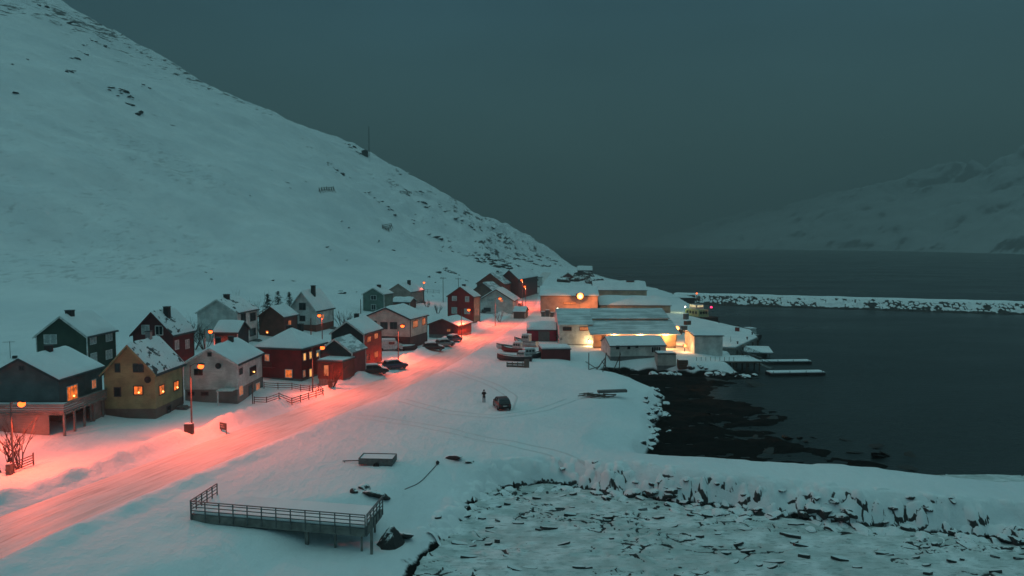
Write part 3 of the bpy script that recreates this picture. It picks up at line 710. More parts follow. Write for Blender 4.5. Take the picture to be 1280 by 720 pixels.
# --- upper rows
house('wooden_house', 'dark green two storey house with white corner boards on the slope', (110, 472), 47, 145, 420, 396, 0, wall='dark_green_wall', fh=.3,
      win=[('F', 63, 424, 14, 12, CU), ('R', 116, 424, 8, 13, CU), ('R', 136, 421, 8, 12, CU), ('R', 117, 447, 8, 12, CU), ('R', 136, 443, 8, 12, CU)], chim=[(.05, -.5, .9, .7)])
house('wooden_house', 'burgundy house with big dark chimney and steep roof behind the yellow house', (217, 463), 167, 243, 418, 391, -6, wall='burgundy_wall', fh=.3, snow='roof_snow_patchy', trim='burgundy_wall', corner=False,
      win=[('F', 182, 412, 9, 12, CU), ('F', 199, 413, 9, 12, DK | {'frame': 'trim_white'}), ('R', 221, 431, 5, 12, CU), ('R', 234, 430, 5, 12, CU)], chim=[(.3, -.2, .8, .7)])
house('wooden_house', 'pale two storey house with four dark side windows and roof part bare', (297, 432), 248, 322, 391, 375, -6, wall='white_wall', fh=.3, snow='roof_snow_patchy',
      win=[('R', 304, 397, 6, 11, DK), ('R', 316, 396, 7, 11, DK), ('R', 304, 416, 6, 8, DK), ('R', 316, 415, 7, 10, DK)], chim=[(.1, -.3, .9, .8)])
house('annex_shed', 'small dark lean-to with thick snow roof at the front of the pale two storey house', (297, 434), 268, 302, 415, 402, -6, L=4, axis='X', wall='dark_wall', cat='shed', fh=.1, st=.2, Y=117)
house('wooden_house', 'small rust brown house in front of the spruce tree', (355, 424), 324, 372, 396, 384, -12, wall='brown_wall', side='brick_red_wall', fh=.3, trim='brown_wall', corner=False, Y=150,
      win=[('F', 334, 415, 4, 4, dict(pane='lit_orange', bars=0, frame='brown_wall', star=True)), ('R', 362, 404, 4, 8, dict(LD, frame='brown_wall'))])
house('wooden_house', 'tall white house with steep roof and brown lower floor behind the lamps', (395, 415), 361, 417, 388, 365, -12, wall='white_wall', lower=(1.6, 'brown_wall'),
      win=[('F', 378, 383, 8, 9, DK), ('F', 378, 398, 7, 7, DK), ('R', 403, 396, 4, 7, LD)], chim=[(.3, -.2, .8, 1.2)])
house('wooden_house', 'small green house with two white framed windows in its gable', (480, 392), 454, 491, 368, 360, -16, wall='green_wall', fh=.3,
      win=[('F', 467, 372, 7, 6, {}), ('F', 467, 384, 6, 7, {})], chim=[(.1, 0, .9, .7)])
house('wooden_house', 'pinkish house highest up behind the small green house', (513, 381), 484, 525, 365, 355, -16, wall='pink_wall', fh=.3, trim='pink_wall', corner=False, chim=[(.3, 0, .9, .9)], L=11)
house('annex_shed', 'long low shed deep in pink lit snow behind the cream house', (512, 386), 489, 520, 378, 373, -16, L=5, axis='X', wall='brown_wall', cat='shed', fh=.1, st=.5)
house('wooden_house', 'brown gabled house behind the red house with broad bare eaves', (630, 376), 596, 640, 355, 342, -20, L=12, wall='brown_wall', fh=.2, trim='brown_wall', corner=False, snow='roof_snow_thin', chim=[(0, .3, .8, .7)])
house('wooden_house', 'low grey green roofed house squeezed between the red and the brown gabled house', (622, 384), 586, 634, 368, 354, -20, L=9, wall='weathered_board', fh=.2, trim='trim_dark', corner=False, snow='roof_snow_thin', oh=.6)
h21, W21, L21, e21, r21 = house('garage', 'white garage house with broad snowy roof and open carport under a lamp', (641, 392), 600, 645, 375, 362, -10, L=10, wall='white_wall', cat='garage', fh=.1, trim='brown_wall', corner=False, oh=.7,
      win=[('F', 609, 387, 9, 5, dict(pane='glass_dark', frame='trim_dark', bars=0, door=1)), ('F', 613, 375, 9, 4, CU), ('F', 627, 376, 5, 3, dict(pane='lit_dim', bars=0))])  # first pane is no door: dark sheet painted for the shade in the carport opening
house('annex_shed', 'small shed with sloping snow roof right of the white garage house', (656, 398), 642, 662, 390, 384, -10, L=6, axis='X', wall='weathered_board', cat='shed', fh=.1, st=.3)
house('row_house', 'long dark plum red house beside the two lamps at the top of the street', (648, 374), 625, 658, 349, 338, -16, L=30, wall='smoky_wall', side='smoky_wall', fh=.2, trim='trim_dark', corner=False)
house('flat_house', 'white flat roofed house with one round dark window above the street', (677, 359), 659, 680, 347, None, -5, L=7, axis='F', wall='white_wall', fh=.6, trim='trim_dark', corner=False, st=.4,
      win=[('F', 665, 351, 3, 3, dict(DK, bars=0)), ('F', 672, 350, 2, 2, dict(DK, bars=0))])
house('cabin', 'little dark red cabin on the headland rocks by the sea', (716, 350), 704, 722, 345, 341, -5, L=6, wall='burgundy_wall', cat='cabin', fh=.2, trim=None, corner=False, st=.4)
house('cabin', 'dark boathouse with snowy roof highest on the headland rocks', (740, 345), 722, 744, 338, 333, -5, L=9, axis='X', wall='dark_wall', cat='cabin', fh=.2, trim=None, corner=False, st=.4)

# --- harbour buildings
hA, WA, LA, eA, rA = house('warehouse', 'pale warehouse with broad snow roof under the brightest lamp', (747, 392), 676, 750, 370, 358, -3, L=20, axis='X', wall='pink_wall', cat='warehouse', fh=.2, trim='trim_dark', st=.35, oh=.5,
      win=[('F', 712, 379, 16, 3, dict(pane='lit_dim', frame='brown_wall', bars=6)), ('F', 735, 387, 6, 7, dict(door=1, bars=0, pane='lit_dim', frame='brown_wall'))])
house('warehouse', 'far yellowish warehouse with snow roof nearest the open sea', (808, 376), 742, 812, 363, 352, -4, L=16, axis='X', wall='ochre_wall', cat='warehouse', fh=.2, trim='ochre_wall', st=.35, chim=[(.45, .0, 3, .3, 'brown_wall')])
house('warehouse', 'low link building under deep snow between the warehouses and the long hall', (838, 392), 750, 845, 382, 371, -3, L=15, axis='X', wall='ochre_wall', cat='warehouse', fh=.2, trim='trim_dark', corner=False, st=.4)
hL, WL, LL, eL, rL = house('hall', 'tall grey roofed end block of the long hall with lit window row', (740, 432), 699, 745, 406, 386, 0, L=17, axis='X', wall='white_wall', cat='hall', fh=.3, trim='trim_dark', corner=False, snow=None, roofm='tin_roof', oh=.25,
      win=[('F', 709, 411, 11, 5, dict(pane='glass_dark', frame='brown_wall', bars=4)), ('F', 730, 411, 11, 5, dict(pane='lit_dim', frame='brown_wall', bars=4))])
hR, WR, LR, eR, rR = house('hall', 'long hall with stepped grey metal roof and orange lit front wall', (845, 435), 742, 852, 417, 401, 0, L=8, axis='X', wall='ochre_wall', cat='hall', fh=.3, trim='trim_dark', corner=False, snow=None, roofm='tin_roof', oh=.8, back=1.0,
      win=[('F', 755, 421, 6, 8, dict(frame='brown_wall', bars=1)), ('F', 762, 421, 5, 8, dict(frame='brown_wall', bars=1)), ('F', 829, 419, 4, 3, dict(DK, bars=0))])
up = MB().prism([(LR / 2 + .1, 2), (LR / 2 + 12, 2), (LR / 2 + 12, rR + .7), (LR / 2 + 8, rR + 1.75), (LR / 2 + .1, rR + .45)], -WR / 2, WR / 2, 'x').build('upper_wall', 'ochre_wall', hR)
MB().prism([(LR / 2 - .3, rR + .42), (LR / 2 + 8, rR + 1.9), (LR / 2 + 12.3, rR + .7), (LR / 2 + 12.3, rR + .9), (LR / 2 + 8, rR + 2.1), (LR / 2 - .3, rR + .62)], -WR / 2 - .2, WR / 2 + .3, 'x').build('upper_roof', 'tin_roof', hR)
mb = MB()
for k in range(26): mb.box(-WR / 2 + WR * k / 26, -WR / 2 + WR * k / 26 + .06, -LR / 2 - .5, -LR / 2 - .44, eR - .1, eR - .05)
h30, W30, L30, e30, r30 = house('harbour_office', 'low white cabin building with snow roof in front of the long hall', (832, 446), 763, 852, 432, 421, 6, L=8, axis='X', wall='pale_wall', cat='building', fh=.2, trim='trim_dark', corner=False, st=.2, oh=.2,
      win=[('F', 772, 434, 4, 5, dict(DK, bars=0)), ('F', 786, 434, 3.5, 5, dict(DK, bars=0)), ('F', 796, 433, 3, 1.5, dict(DK, bars=0)), ('F', 820, 437, 12, 8, dict(frame='trim_white', bars=3)), ('R', 836, 437, 3, 7, DK), ('R', 842, 438, 3, 5, dict(DK, bars=0))])
house('container_shed', 'pale flat roofed box shed at the water edge before the low white cabin', (845, 458), 822, 848, 443, None, 0, L=3, axis='F', wall='cream_wall', cat='shed', fh=.05, trim=None, corner=False, st=.15, oh=.05)
house('quay_store', 'grey windowless store standing on piles at the quay edge', (903, 446), 868, 905, 420, 415, 0, L=8, axis='X', wall='white_wall', cat='store', fh=.1, trim='trim_dark', corner=False, st=.2, oh=.25)
house('quay_shed', 'black shed at the root of the breakwater behind the fishing boat', (868, 390), 834, 872, 373, None, -4, L=8, axis='F', wall='dark_wall', cat='shed', fh=.05, trim=None, corner=False, st=.15, oh=.15)
wood('crimson_wall', (.30, .02, .045))
house('hut', 'crimson hut with grey double doors and flat snowy roof beside the street', (695, 427), 659, 698, 413, 404, -3, L=6, axis='X', wall='crimson_wall', cat='hut', fh=.1, trim='burgundy_wall', corner=False, st=.35, oh=.15,
      win=[('F', 680, 420, 14, 12, dict(pane='planks_grey', frame='planks_grey', door=1, bars=1))])
house('container_shed', 'dark maroon low shed behind the laid up boats', (713, 451), 677, 716, 437, None, 4, L=5, axis='F', wall='burgundy_wall', cat='shed', fh=.05, trim=None, corner=False, st=.3, oh=.15)
for r_ in REPORT: print(r_)

# ------------------------------------------------------------------ street lamps
def lamp(label, hx, hy, bx_, by_, power=2300, Y=None, cat='street lamp', grp='orange street lamps', hgt=None, mat='sodium', col=(1, .088, .034), aimx=None):
    B = ground(bx_, by_) if Y is None else Vector((P3(bx_, by_, Y).x, Y, hz1(P3(bx_, by_, Y).x, Y)))
    Hh = P3(hx, hy, B.y)
    hz_ = Hh.z - B.z; dx = Hh.x - B.x
    print('lamp', label[:30], round(B.x), round(B.y), round(B.z, 1), 'h %.1f arm %.1f' % (hz_, dx))
    root = empty('street_lamp', B, 0, label, cat, grp)
    sgn = 1 if dx >= 0 else -1
    MB().tube([(0, 0, -1.0), (0, 0, hz_ * .55), (0, 0, hz_ + .05)], [.11, .09, .06], 8).build('pole', 'steel_pole', root)
    a = MB().tube([(0, 0, hz_ - .1), (dx * .4, 0, hz_ + .22), (dx, 0, hz_ + .2)], [.045, .04, .035], 6).build('arm', 'steel_pole', root)
    hb_ = MB().loft([[(dx - sgn * .35, y, z) for y, z in ((-.1, hz_ + .12), (.1, hz_ + .12), (.08, hz_ + .24), (-.08, hz_ + .24))],
                     [(dx, y, z) for y, z in ((-.2, hz_ + .1), (.2, hz_ + .1), (.15, hz_ + .32), (-.15, hz_ + .32))],
                     [(dx + sgn * .4, y, z) for y, z in ((-.14, hz_ + .1), (.14, hz_ + .1), (.1, hz_ + .22), (-.1, hz_ + .22))]]).build('lamp_head', 'black_metal', root)
    rings = []
    for i in range(7):
        th_ = math.pi * .98 * (i / 6 - .5); rr_ = max(.02, .31 * math.cos(th_)); zz_ = hz_ - .08 - .30 * math.sin(th_)
        rings.append([(dx + rr_ * 1.1 * math.cos(2 * math.pi * k / 10), rr_ * math.sin(2 * math.pi * k / 10), zz_) for k in range(10)])
    MB().loft(rings).build('lamp_bowl', mat, hb_, smooth=True)
    if power: point_light('lamp_light', (dx, 0, hz_ - .62), root, power * 2.2, col, .2, spot=165, aim=(-R(9), -R(21 if aimx is None else aimx), 0))
    return root
lamp('street lamp at the bottom left beside the bare shrubs', 27, 504, 17, 592, 2900, aimx=30)
lamp('tall street lamp with a box at its foot before the yellow house', 251, 457, 240, 542, 2700)
lamp('street lamp behind the white and the burgundy house', 263, 414, 257, 462, 420)
lamp('street lamp at the corner of the red hip roofed house', 403, 434, 391, 490, 2200)
lamp('street lamp in front of the tall white house with steep roof', 399, 394, 403, 430, 1100, Y=140)
lamp('street lamp before the wide cream house', 503, 407, 498, 451, 3000)
lamp('street lamp between the garage and the tall bright red house', 586, 387, 577, 421, 3600)
lamp('smaller hillside street lamp right of the pinkish house', 530, 353, 530, 378, 300)
lamp('street lamp before the white garage house', 625, 373, 619, 407, 3600)
lamp('upper one of the two lamps by the long plum red house', 652, 350, 653, 374, 3600, Y=262)
lamp('lower one of the two lamps by the long plum red house', 656, 358, 657, 380, 3600, Y=243)
lamp('lamp post off the left end of the veranda of the dark grey house', -6, 500, -16, 560, 1100)
def wall_lamp(label, px, py, Y, power, mat='sodium_hot', size=.35, col=(1, .30, .09), pole=None, grp=None):
    q = P3(px, py, Y); root = empty('flood_lamp', q, 0, label, 'lamp', grp)
    MB().box(-size, size, -.05, .25, -size * .6, size * .6).build('lamp_case', 'black_metal', root)
    rg_ = [[(size * .8 * math.sin(a) * math.cos(b), -.06 - size * .45 + size * .5 * math.cos(a), size * .8 * math.sin(a) * math.sin(b)) for b in [2 * math.pi * k / 12 for k in range(12)]] for a in (.1, .6, 1.1, 1.6, 2.1, 2.6, 3.04)]
    MB().loft(rg_).build('lens', mat, root, smooth=True)
    if pole: MB().tube([(0, .1, -size * .6), (0, .1, -pole)], .08).build('mast', 'steel_pole', root)
    point_light('flood_light', (0, -.6 - size, -.2), root, power, col, .3)
    return root
_q = hA.location.y - LA / 2
wl = wall_lamp('brightest lamp of all on a mast before the pale warehouse wall', 725, 370, _q - 2.6, 4300, 'sodium_hot', 1.25, (1, .30, .09), pole=6)  # glowing lens ball enlarged to stand in for the lamp's flare
wall_lamp('white lamp at the left corner of the tall grey roofed end block', 697, 386, hL.location.y + 3, 900, 'lamp_white', .3, (1, .75, .45), pole=5)
wall_lamp('lamp lighting the snow under the tall grey roofed end block', 737, 426, hL.location.y - LL / 2 - .35, 330, 'lamp_white', .25, (1, .62, .28))
wall_lamp('eave lamp on the left part of the orange lit hall front', 768, 419, hR.location.y - LR / 2 - .5, 1200, 'sodium', .2, (1, .30, .08))
wall_lamp('eave lamp on the middle of the orange lit hall front', 800, 418.5, hR.location.y - LR / 2 - .5, 1100, 'sodium', .2, (1, .36, .10))
wall_lamp('eave lamp on the right part of the orange lit hall front', 832, 418.5, hR.location.y - LR / 2 - .5, 1100, 'sodium', .2, (1, .36, .10))
wall_lamp('orange yard lamp at the right end of the long hall', 846, 410, hR.location.y + 2, 900, 'sodium_hot', .6, (1, .42, .14), pole=3)
wall_lamp('small yard lamp right of the low white cabin building', 856, 432, 146, 220, 'sodium_hot', .35, (1, .5, .2), pole=2.5)
# ------------------------------------------------------------------ quay, breakwater, pontoons
m, t, p = newmat('boulder_heap'); MATS['boulder_heap'] = m
at = N(t, 'ShaderNodeAttribute'); at.attribute_name = 'gap'; sa = t.nodes.new('ShaderNodeSeparateColor'); t.links.new(at.outputs['Color'], sa.inputs[0])
g = t.nodes.new('ShaderNodeNewGeometry')
rc = mixc(t, noisen(t, g.outputs['Position'], 2, 4), (.010, .010, .011), (.05, .048, .045))
f = mathn(t, 'ADD', sa.outputs[0], mathn(t, 'MULTIPLY', mathn(t, 'SUBTRACT', noisen(t, g.outputs['Position'], 1.1, 5), .5), .9))
t.links.new(mixc(t, rampv(t, f, .45, .60), SNOWC, rc), p.inputs['Base Color']); p.inputs['Roughness'].default_value = .8
def cells(x, y, size, seed, ax=1.0):
    """distance to the two nearest jittered points, and a per-cell random"""
    gx, gy = x / size, y / (size * ax); ix, iy = np.floor(gx), np.floor(gy)
    d1 = np.full(x.shape, 9.); d2 = np.full(x.shape, 9.); rid_ = np.zeros(x.shape); px_ = np.zeros(x.shape); py_ = np.zeros(x.shape)
    for a in (-1, 0, 1):
        for b in (-1, 0, 1):
            cx_, cy_ = ix + a, iy + b
            jx = cx_ + _h(cx_, cy_, seed); jy = cy_ + _h(cx_, cy_, seed + 1); d = np.hypot(gx - jx, gy - jy)
            nw = d < d1; d2 = np.where(nw, d1, np.minimum(d2, d)); rid_ = np.where(nw, _h(cx_, cy_, seed + 2), rid_)
            px_ = np.where(nw, gx - jx, px_); py_ = np.where(nw, gy - jy, py_); d1 = np.where(nw, d, d1)
    return d1, d2, rid_, px_, py_
# breakwater: heaped boulders under snow
b0, b1 = np.array([72., 302.]), np.array([330., 197.]); bl_ = np.hypot(*(b1 - b0)); bd = (b1 - b0) / bl_; bn = np.array([-bd[1], bd[0]])
U, V = np.meshgrid(np.arange(-4, bl_, .45), np.arange(-13, 16, .42), indexing='ij')
BX = b0[0] + bd[0] * U + bn[0] * V; BY = b0[1] + bd[1] * U + bn[1] * V
prof = np.interp(V, [-12, -8.5, -1.5, 0, 6, 9, 16], [-2, 0, 3.3, 3.7, 3.9, 3.0, -2])
d1, d2, ri, pxx, pyy = cells(BX, BY, 1.7, 300, 1.0)
onf = sstep(.4, -1.2, V)
BZ = prof + onf * ((ri - .5) * .9 + pyy * .5 * (ri - .4)) + fbm(BX / 5, BY / 5, 3, 310) * .35
edge = 1 - sstep(.08, .42, d2 - d1)
ridn = sstep(.22, .55, fbm(BX / 4, BY / 4, 2, 330) + .5)
gap = np.clip(edge * onf * ridn * 1.1 + sstep(1.1, .35, BZ) * 1.2, 0, 1.4)
BZ = BZ - edge * onf * .45
o = gridmesh('breakwater', BX, BY, BZ, 'boulder_heap', {'gap': np.stack([gap] * 3, -1)})
tag(o, 'long breakwater of snow covered boulders reaching out across the water', 'breakwater')

# concrete quay with deck over the water
qp = [(34, 152), (47, 150), (57.5, 167), (60.5, 181), (54, 214), (50, 226), (36, 222)]
qr = empty('quay', (47, 185, 0), 0, 'snow covered concrete quay with dark sides at the harbour', 'quay')
loc = [(x - 47, y - 185) for x, y in qp]
MB().prism(loc, -2.5, 2.95, 'z').build('quay_wall', 'concrete', qr)
MB().prism([(x * .985, y * .985) for x, y in loc], 2.953, 3.2, 'z').build('snow_cover', 'snow', qr, bevel=.1)
for i in range(9):
    k = i / 8; x_ = 47.8 + (60.3 - 47.8) * k; y_ = 150 + (181 - 150) * k
    px_ = np.interp(y_, [150, 167, 181], [47, 57.5, 60.5])
    MB().tube([(px_ - 47 + .25, y_ - 185 - .1, -2), (px_ - 47 + .25, y_ - 185 - .1, 2.7)], .18, 6).build('fender_post', 'timber_pole', qr)
# timber pier at the rock shore under the grey store
pr_ = empty('pier', (42, 141, 0), 0, 'dark timber pier on piles below the grey windowless store', 'pier')
MB().box(-6.5, 6.2, -3.4, 4, 1.95, 2.2).build('pier_deck', 'weathered_board', pr_)
MB().box(-6.4, 6.1, -3.3, 3.9, 2.203, 2.33).build('snow_cover', 'snow', pr_, bevel=.05)
for i in range(6):
    for j in (-3.1, -.2, 3.4): MB().tube([(-6.2 + i * 2.4, j, -2.5), (-6.2 + i * 2.4, j, 1.94)], .15, 6).build('pile', 'timber_pole', pr_)
for i in range(9): MB().tube([(-6.4 + i * .9, -3.2, 2.2), (-6.4 + i * .9, -3.2, 3.1)], .045, 5).build('rail_post', 'timber_pole', pr_)
def pontoon(label, pa, pb, wd, snow=True, truss=True):
    a = Vector((*G(*pa, .6), 0)); b = Vector((*G(*pb, .6), 0)); c = (a + b) / 2; d = b - a; rz = math.atan2(d.y, d.x); L_ = d.length / 2
    r_ = empty('pontoon', (c.x, c.y, 0), rz, label, 'pontoon', 'floating pontoons')
    MB().box(-L_, L_, -wd / 2, wd / 2, -.3, .5).build('float', 'black_metal', r_, bevel=.04)
    MB().box(-L_ + .05, L_ - .05, -wd / 2 + .05, wd / 2 - .05, .503, .72).build('snow_cover', 'snow', r_, bevel=.08)
    for k in range(4): MB().tube([(-L_ + .6 + k * (2 * L_ - 1.2) / 3, -wd / 2 + .1, .5), (-L_ + .6 + k * (2 * L_ - 1.2) / 3, -wd / 2 + .1, .95)], .05, 6).build('mooring_post', 'steel_pole', r_)
    return r_
pontoon('farther floating pontoon with a snow strip on the dark harbour water', (947, 451), (1012, 450.5), 2.2)
pontoon('nearest floating pontoon with a snow strip on the dark harbour water', (960, 465), (1028, 464), 2.4)
def gangway(label, pa, za, pb, zb):
    a = Vector((*G(*pa, za), za)); b = Vector((*G(*pb, zb), zb))
    r_ = empty('gangway', a, 0, label, 'gangway', 'lattice gangways to the pontoons'); d = b - a; n = 8
    side = d.cross(Vector((0, 0, 1))).normalized() * .6
    mb = MB(); mb.beam(side, d + side, .08, .08).beam(-side, d - side, .08, .08); mb.build('walkway_beam', 'rail_grey', r_)
    MB().beam((0, 0, .06), d + Vector((0, 0, .06)), 1.05, .04).build('walkway', 'rail_grey', r_)
    for sg_ in (1, -1):
        mb = MB(); up_ = Vector((0, 0, 1.1)); s_ = side * sg_
        mb.beam(s_ + up_, d + s_ + up_, .06, .06)
        for i in range(n):
            q0, q1 = d * (i / n), d * ((i + 1) / n)
            mb.beam(q0 + s_, q0 + s_ + up_, .04, .04); mb.beam(q0 + s_ + (up_ if i % 2 else Vector()), q1 + s_ + (Vector() if i % 2 else up_), .035, .035)
        mb.beam(d + s_, d + s_ + up_, .04, .04).build('side_truss', 'rail_grey', r_)
gangway('longer lattice gangway sloping down to the nearest pontoon', (922, 444), 2.2, (964, 461), .8)
gangway('shorter lattice gangway sloping down to the farther pontoon', (926, 438), 2.2, (952, 448), .8)
# landing raft with sloping snow roof
fx, fy = G(946, 447, .3)
fr = empty('float_house', (fx, fy, 0), R(-8), 'low float house with sloping pinkish snow roof between quay and pontoons', 'float house')
MB().box(-2.6, 2.6, -2, 2, -.3, .45).build('float', 'black_metal', fr)
for x_ in (-2.3, 2.3):
    for y_ in (-1.7, 1.7): MB().tube([(x_, y_, .4), (x_, y_, 1.6 + (.45 if y_ > 0 else 0))], .07, 6).build('post', 'weathered_board', fr)
MB().box(-2.2, 2.2, .2, 1.6, .46, 1.6).build('store_box', 'weathered_board', fr)
rf = MB().prism([(-2.4, 1.55), (2.4, 2.25), (2.4, 2.35), (-2.4, 1.65)], -3, 3, 'x').build('roof', 'roof_sheet', fr)
MB().prism([(-2.35, 1.66), (2.35, 2.36), (2.35, 2.52), (-2.35, 1.84)], -2.9, 2.9, 'x').build('snow_cover', 'snow', rf)

# ------------------------------------------------------------------ boats
def hull_rings(L_, B_, D_, n=12, sheer=.5, stern=.75):
    rings = []
    for i in range(n + 1):
        k = i / n; x_ = -L_ / 2 + L_ * k
        w = B_ / 2 * (stern + (1 - stern) * math.sin(min(1, k * 1.8) * math.pi / 2)) * (1 - max(0, (k - .55) / .45) ** 2.2 * .97)
        top = D_ + sheer * (k - .35) ** 2 * 2.2; keel = .0 + .55 * D_ * max(0, (k - .78) / .22) ** 2
        rings.append([(x_, -w, top), (x_, -w * .92, D_ * .55 + keel * .4), (x_, -w * .55, D_ * .18 + keel * .8), (x_, 0, keel),
                      (x_, w * .55, D_ * .18 + keel * .8), (x_, w * .92, D_ * .55 + keel * .4), (x_, w, top)])
    return rings
def boat(name, label, loc, rz, L_, B_, D_, hullm, cab=(-.15, .32, 1.5), cabm='hull_white', tilt=0, snow=True, group=None, mast=0, stripe=None, cat='boat'):
    r_ = empty(name, loc, rz, label, cat, group); r_.rotation_euler = (tilt, 0, rz)
    rg = hull_rings(L_, B_, D_)
    h_ = MB().loft(rg, closed=False, cap=False); k = len(h_.v)
    n = len(rg); h_.f.append(tuple(range(7))[::-1])
    h_.build('hull', hullm, r_, smooth=False)
    dk_ = MB(); vs = [];
    for g_ in rg: vs += [(g_[0][0], g_[0][1] * .97, g_[0][2] - .10), (g_[6][0], g_[6][1] * .97, g_[6][2] - .10)]
    dk_.add(vs, [(2 * i, 2 * i + 1, 2 * i + 3, 2 * i + 2) for i in range(n - 1)]).build('deck', 'snow' if snow else 'planks_grey', r_)
    gw = MB(); gw.tube([(g_[0][0], g_[0][1], g_[0][2]) for g_ in rg], .06, 5); gw.tube([(g_[6][0], g_[6][1], g_[6][2]) for g_ in rg], .06, 5); gw.build('gunwale', stripe or 'trim_dark', r_)
    if cab:
        cx_, cl, chh = cab; x_ = cx_ * L_; l_ = cl * L_ / 2; w = B_ * .33; z0 = D_ - .05
        cb = MB().loft([[(x_ - l_, -w, z0), (x_ + l_ * 1.15, -w, z0), (x_ + l_ * 1.15, w, z0), (x_ - l_, w, z0)],
                        [(x_ - l_, -w * .9, z0 + chh), (x_ + l_ * .75, -w * .9, z0 + chh), (x_ + l_ * .75, w * .9, z0 + chh), (x_ - l_, w * .9, z0 + chh)]]).build('cabin', cabm, r_)
        wm = MB()
        for j in range(3):
            a_ = x_ - l_ * .75 + j * l_ * .55
            for sg_ in (-1, 1): wm.box(a_, a_ + l_ * .4, sg_ * w * .94 - .05, sg_ * w * .94 + .05, z0 + chh * .5, z0 + chh * .82)
        wm.box(x_ + l_ * .86, x_ + l_ * 1.0, -w * .7, w * .7, z0 + chh * .5, z0 + chh * .82)
        wm.build('window', 'glass_dark', cb)
        MB().box(x_ - l_ * 1.1, x_ + l_ * .9, -w, w, z0 + chh + .003, z0 + chh + .16).build('cabin_snow', 'snow', cb, bevel=.05)
        if mast: MB().tube([(x_ - l_ * .2, 0, z0 + chh), (x_ - l_ * .2, 0, z0 + chh + mast)], [.06, .03], 6).tube([(x_ - l_ * .2, -.6, z0 + chh + mast * .6), (x_ - l_ * .2, .6, z0 + chh + mast * .6)], .025, 5).build('mast', 'steel_pole', r_)
    return r_
q = ground(641, 451); boat('laid_up_boat', 'nearest laid up boat with dark hull and white fender dots', (q.x + .3, q.y + .3, q.z - .25), R(172), 6.6, 2.2, 1.1, 'hull_dark', (-.2, .2, .9), group='boats laid up in the snow beside the street', stripe='hull_white', tilt=.05)
q = ground(643, 441); boat('laid_up_boat', 'second laid up boat with maroon hull and small cabin', (q.x + .1, q.y + 1.2, q.z - .2), R(160), 5.8, 2.0, 1.0, 'hull_red', (-.1, .3, 1.2), group='boats laid up in the snow beside the street')
q = ground(658, 434); boat('laid_up_boat', 'farthest laid up boat with white cabin close to the crimson hut', (q.x, q.y + 1, q.z + .1), R(150), 5.2, 2.0, 1.0, 'hull_white', (0, .35, 1.5), group='boats laid up in the snow beside the street', mast=1.6)
q = ground(663, 448); boat('laid_up_boat', 'small laid up cruiser with white hull and dark windows at the maroon shed', (q.x, q.y + .4, q.z - .1), R(20), 5, 1.9, .9, 'hull_dark', (-.05, .45, 1.1), group='boats laid up in the snow beside the street')
q = ground(651, 428); boat('laid_up_boat', 'tiny open dinghy full of snow between the street and the crimson hut', (q.x, q.y, q.z - .1), R(140), 3.8, 1.5, .7, 'hull_red', None, group='boats laid up in the snow beside the street')
q = ground(634, 436); boat('laid_up_boat', 'slim white dinghy nearest the street left of the maroon boat', (q.x, q.y, q.z - .15), R(168), 4.6, 1.6, .8, 'hull_white', None, group='boats laid up in the snow beside the street')
q = ground(647, 459); r_ = empty('boat_cradle', q, R(-8), 'dark slatted timber cradle in front of the nearest laid up boat', 'cradle')
MB().box(-2.0, 2.0, -.05, .05, -.3, .35).build('low_board', 'weathered_board', r_)
for k in range(5): MB().box(-2 + k * .95, -1.85 + k * .95, .06, .2, -.3, .9).build('upright', 'weathered_board', r_)
MB().box(-2.0, 2.0, -.051, .051, .45, .75).build('high_board', 'weathered_board', r_)
MB().box(1.2, 2.1, -.3, -.06, -.3, 1.5).build('end_board', 'weathered_board', r_)
# moored fishing vessel
fx, fy = G(874, 404, .2)
fb = boat('fishing_vessel', 'moored fishing vessel with lit greenish wheelhouse and a crimson light', (fx + 1.0, fy + 2, -.5), R(-62), 15, 5.0, 2.6, 'hull_dark', None, cat='fishing boat', snow=False)
wh = MB().loft([[(-5, -2.0, 2.5), (1.4, -2.0, 2.5), (1.4, 2.0, 2.5), (-5, 2.0, 2.5)], [(-5, -1.9, 4.8), (1.1, -1.9, 4.8), (1.1, 1.9, 4.8), (-5, 1.9, 4.8)]]).build('deckhouse', 'trawler_green', fb)
wm = MB()
for j in range(4): wm.box(-4.3 + j * 1.3, -3.6 + j * 1.3, -2.03, -1.9, 3.5, 4.3).box(-4.3 + j * 1.3, -3.6 + j * 1.3, 1.9, 2.03, 3.5, 4.3)
for j in range(3): wm.box(1.12, 1.36, -1.5 + j * 1.1, -.8 + j * 1.1, 3.5, 4.3)
wm.build('window', 'glass_dark', wh)
b_ = MB().box(-3.6, -.4, -1.5, 1.5, 4.803, 6.3).build('wheelhouse', 'hull_white', fb)
MB().box(-.39, -.33, -1.2, 1.2, 5.5, 6.1).box(-3.3, -.7, -1.56, -1.5, 5.5, 6.1).box(-3.3, -.7, 1.5, 1.56, 5.5, 6.1).build('window', 'lit_pale', b_)
MB().tube([(-2, 0, 6.3), (-2, 0, 11)], [.12, .05], 6).tube([(-2, -1, 8.5), (-2, 1, 8.5)], .04, 5).tube([(-2, 0, 9.5), (5, 0, 3.5)], .03, 5).build('mast', 'steel_pole', fb)
MB().tube([(4.5, 0, 2.8), (4.5, 0, 6.5), (6, 0, 7.2)], [.1, .06, .05], 6).build('derrick', 'steel_pole', fb)
def bulb(name, c, r, mat, par):
    rings = [[(c[0] + r * math.sin(a) * math.cos(b), c[1] + r * math.sin(a) * math.sin(b), c[2] + r * math.cos(a)) for b in [2 * math.pi * k / 8 for k in range(8)]] for a in (.15, .8, 1.57, 2.3, 3.0)]
    return MB().loft(rings).build(name, mat, par, smooth=True)
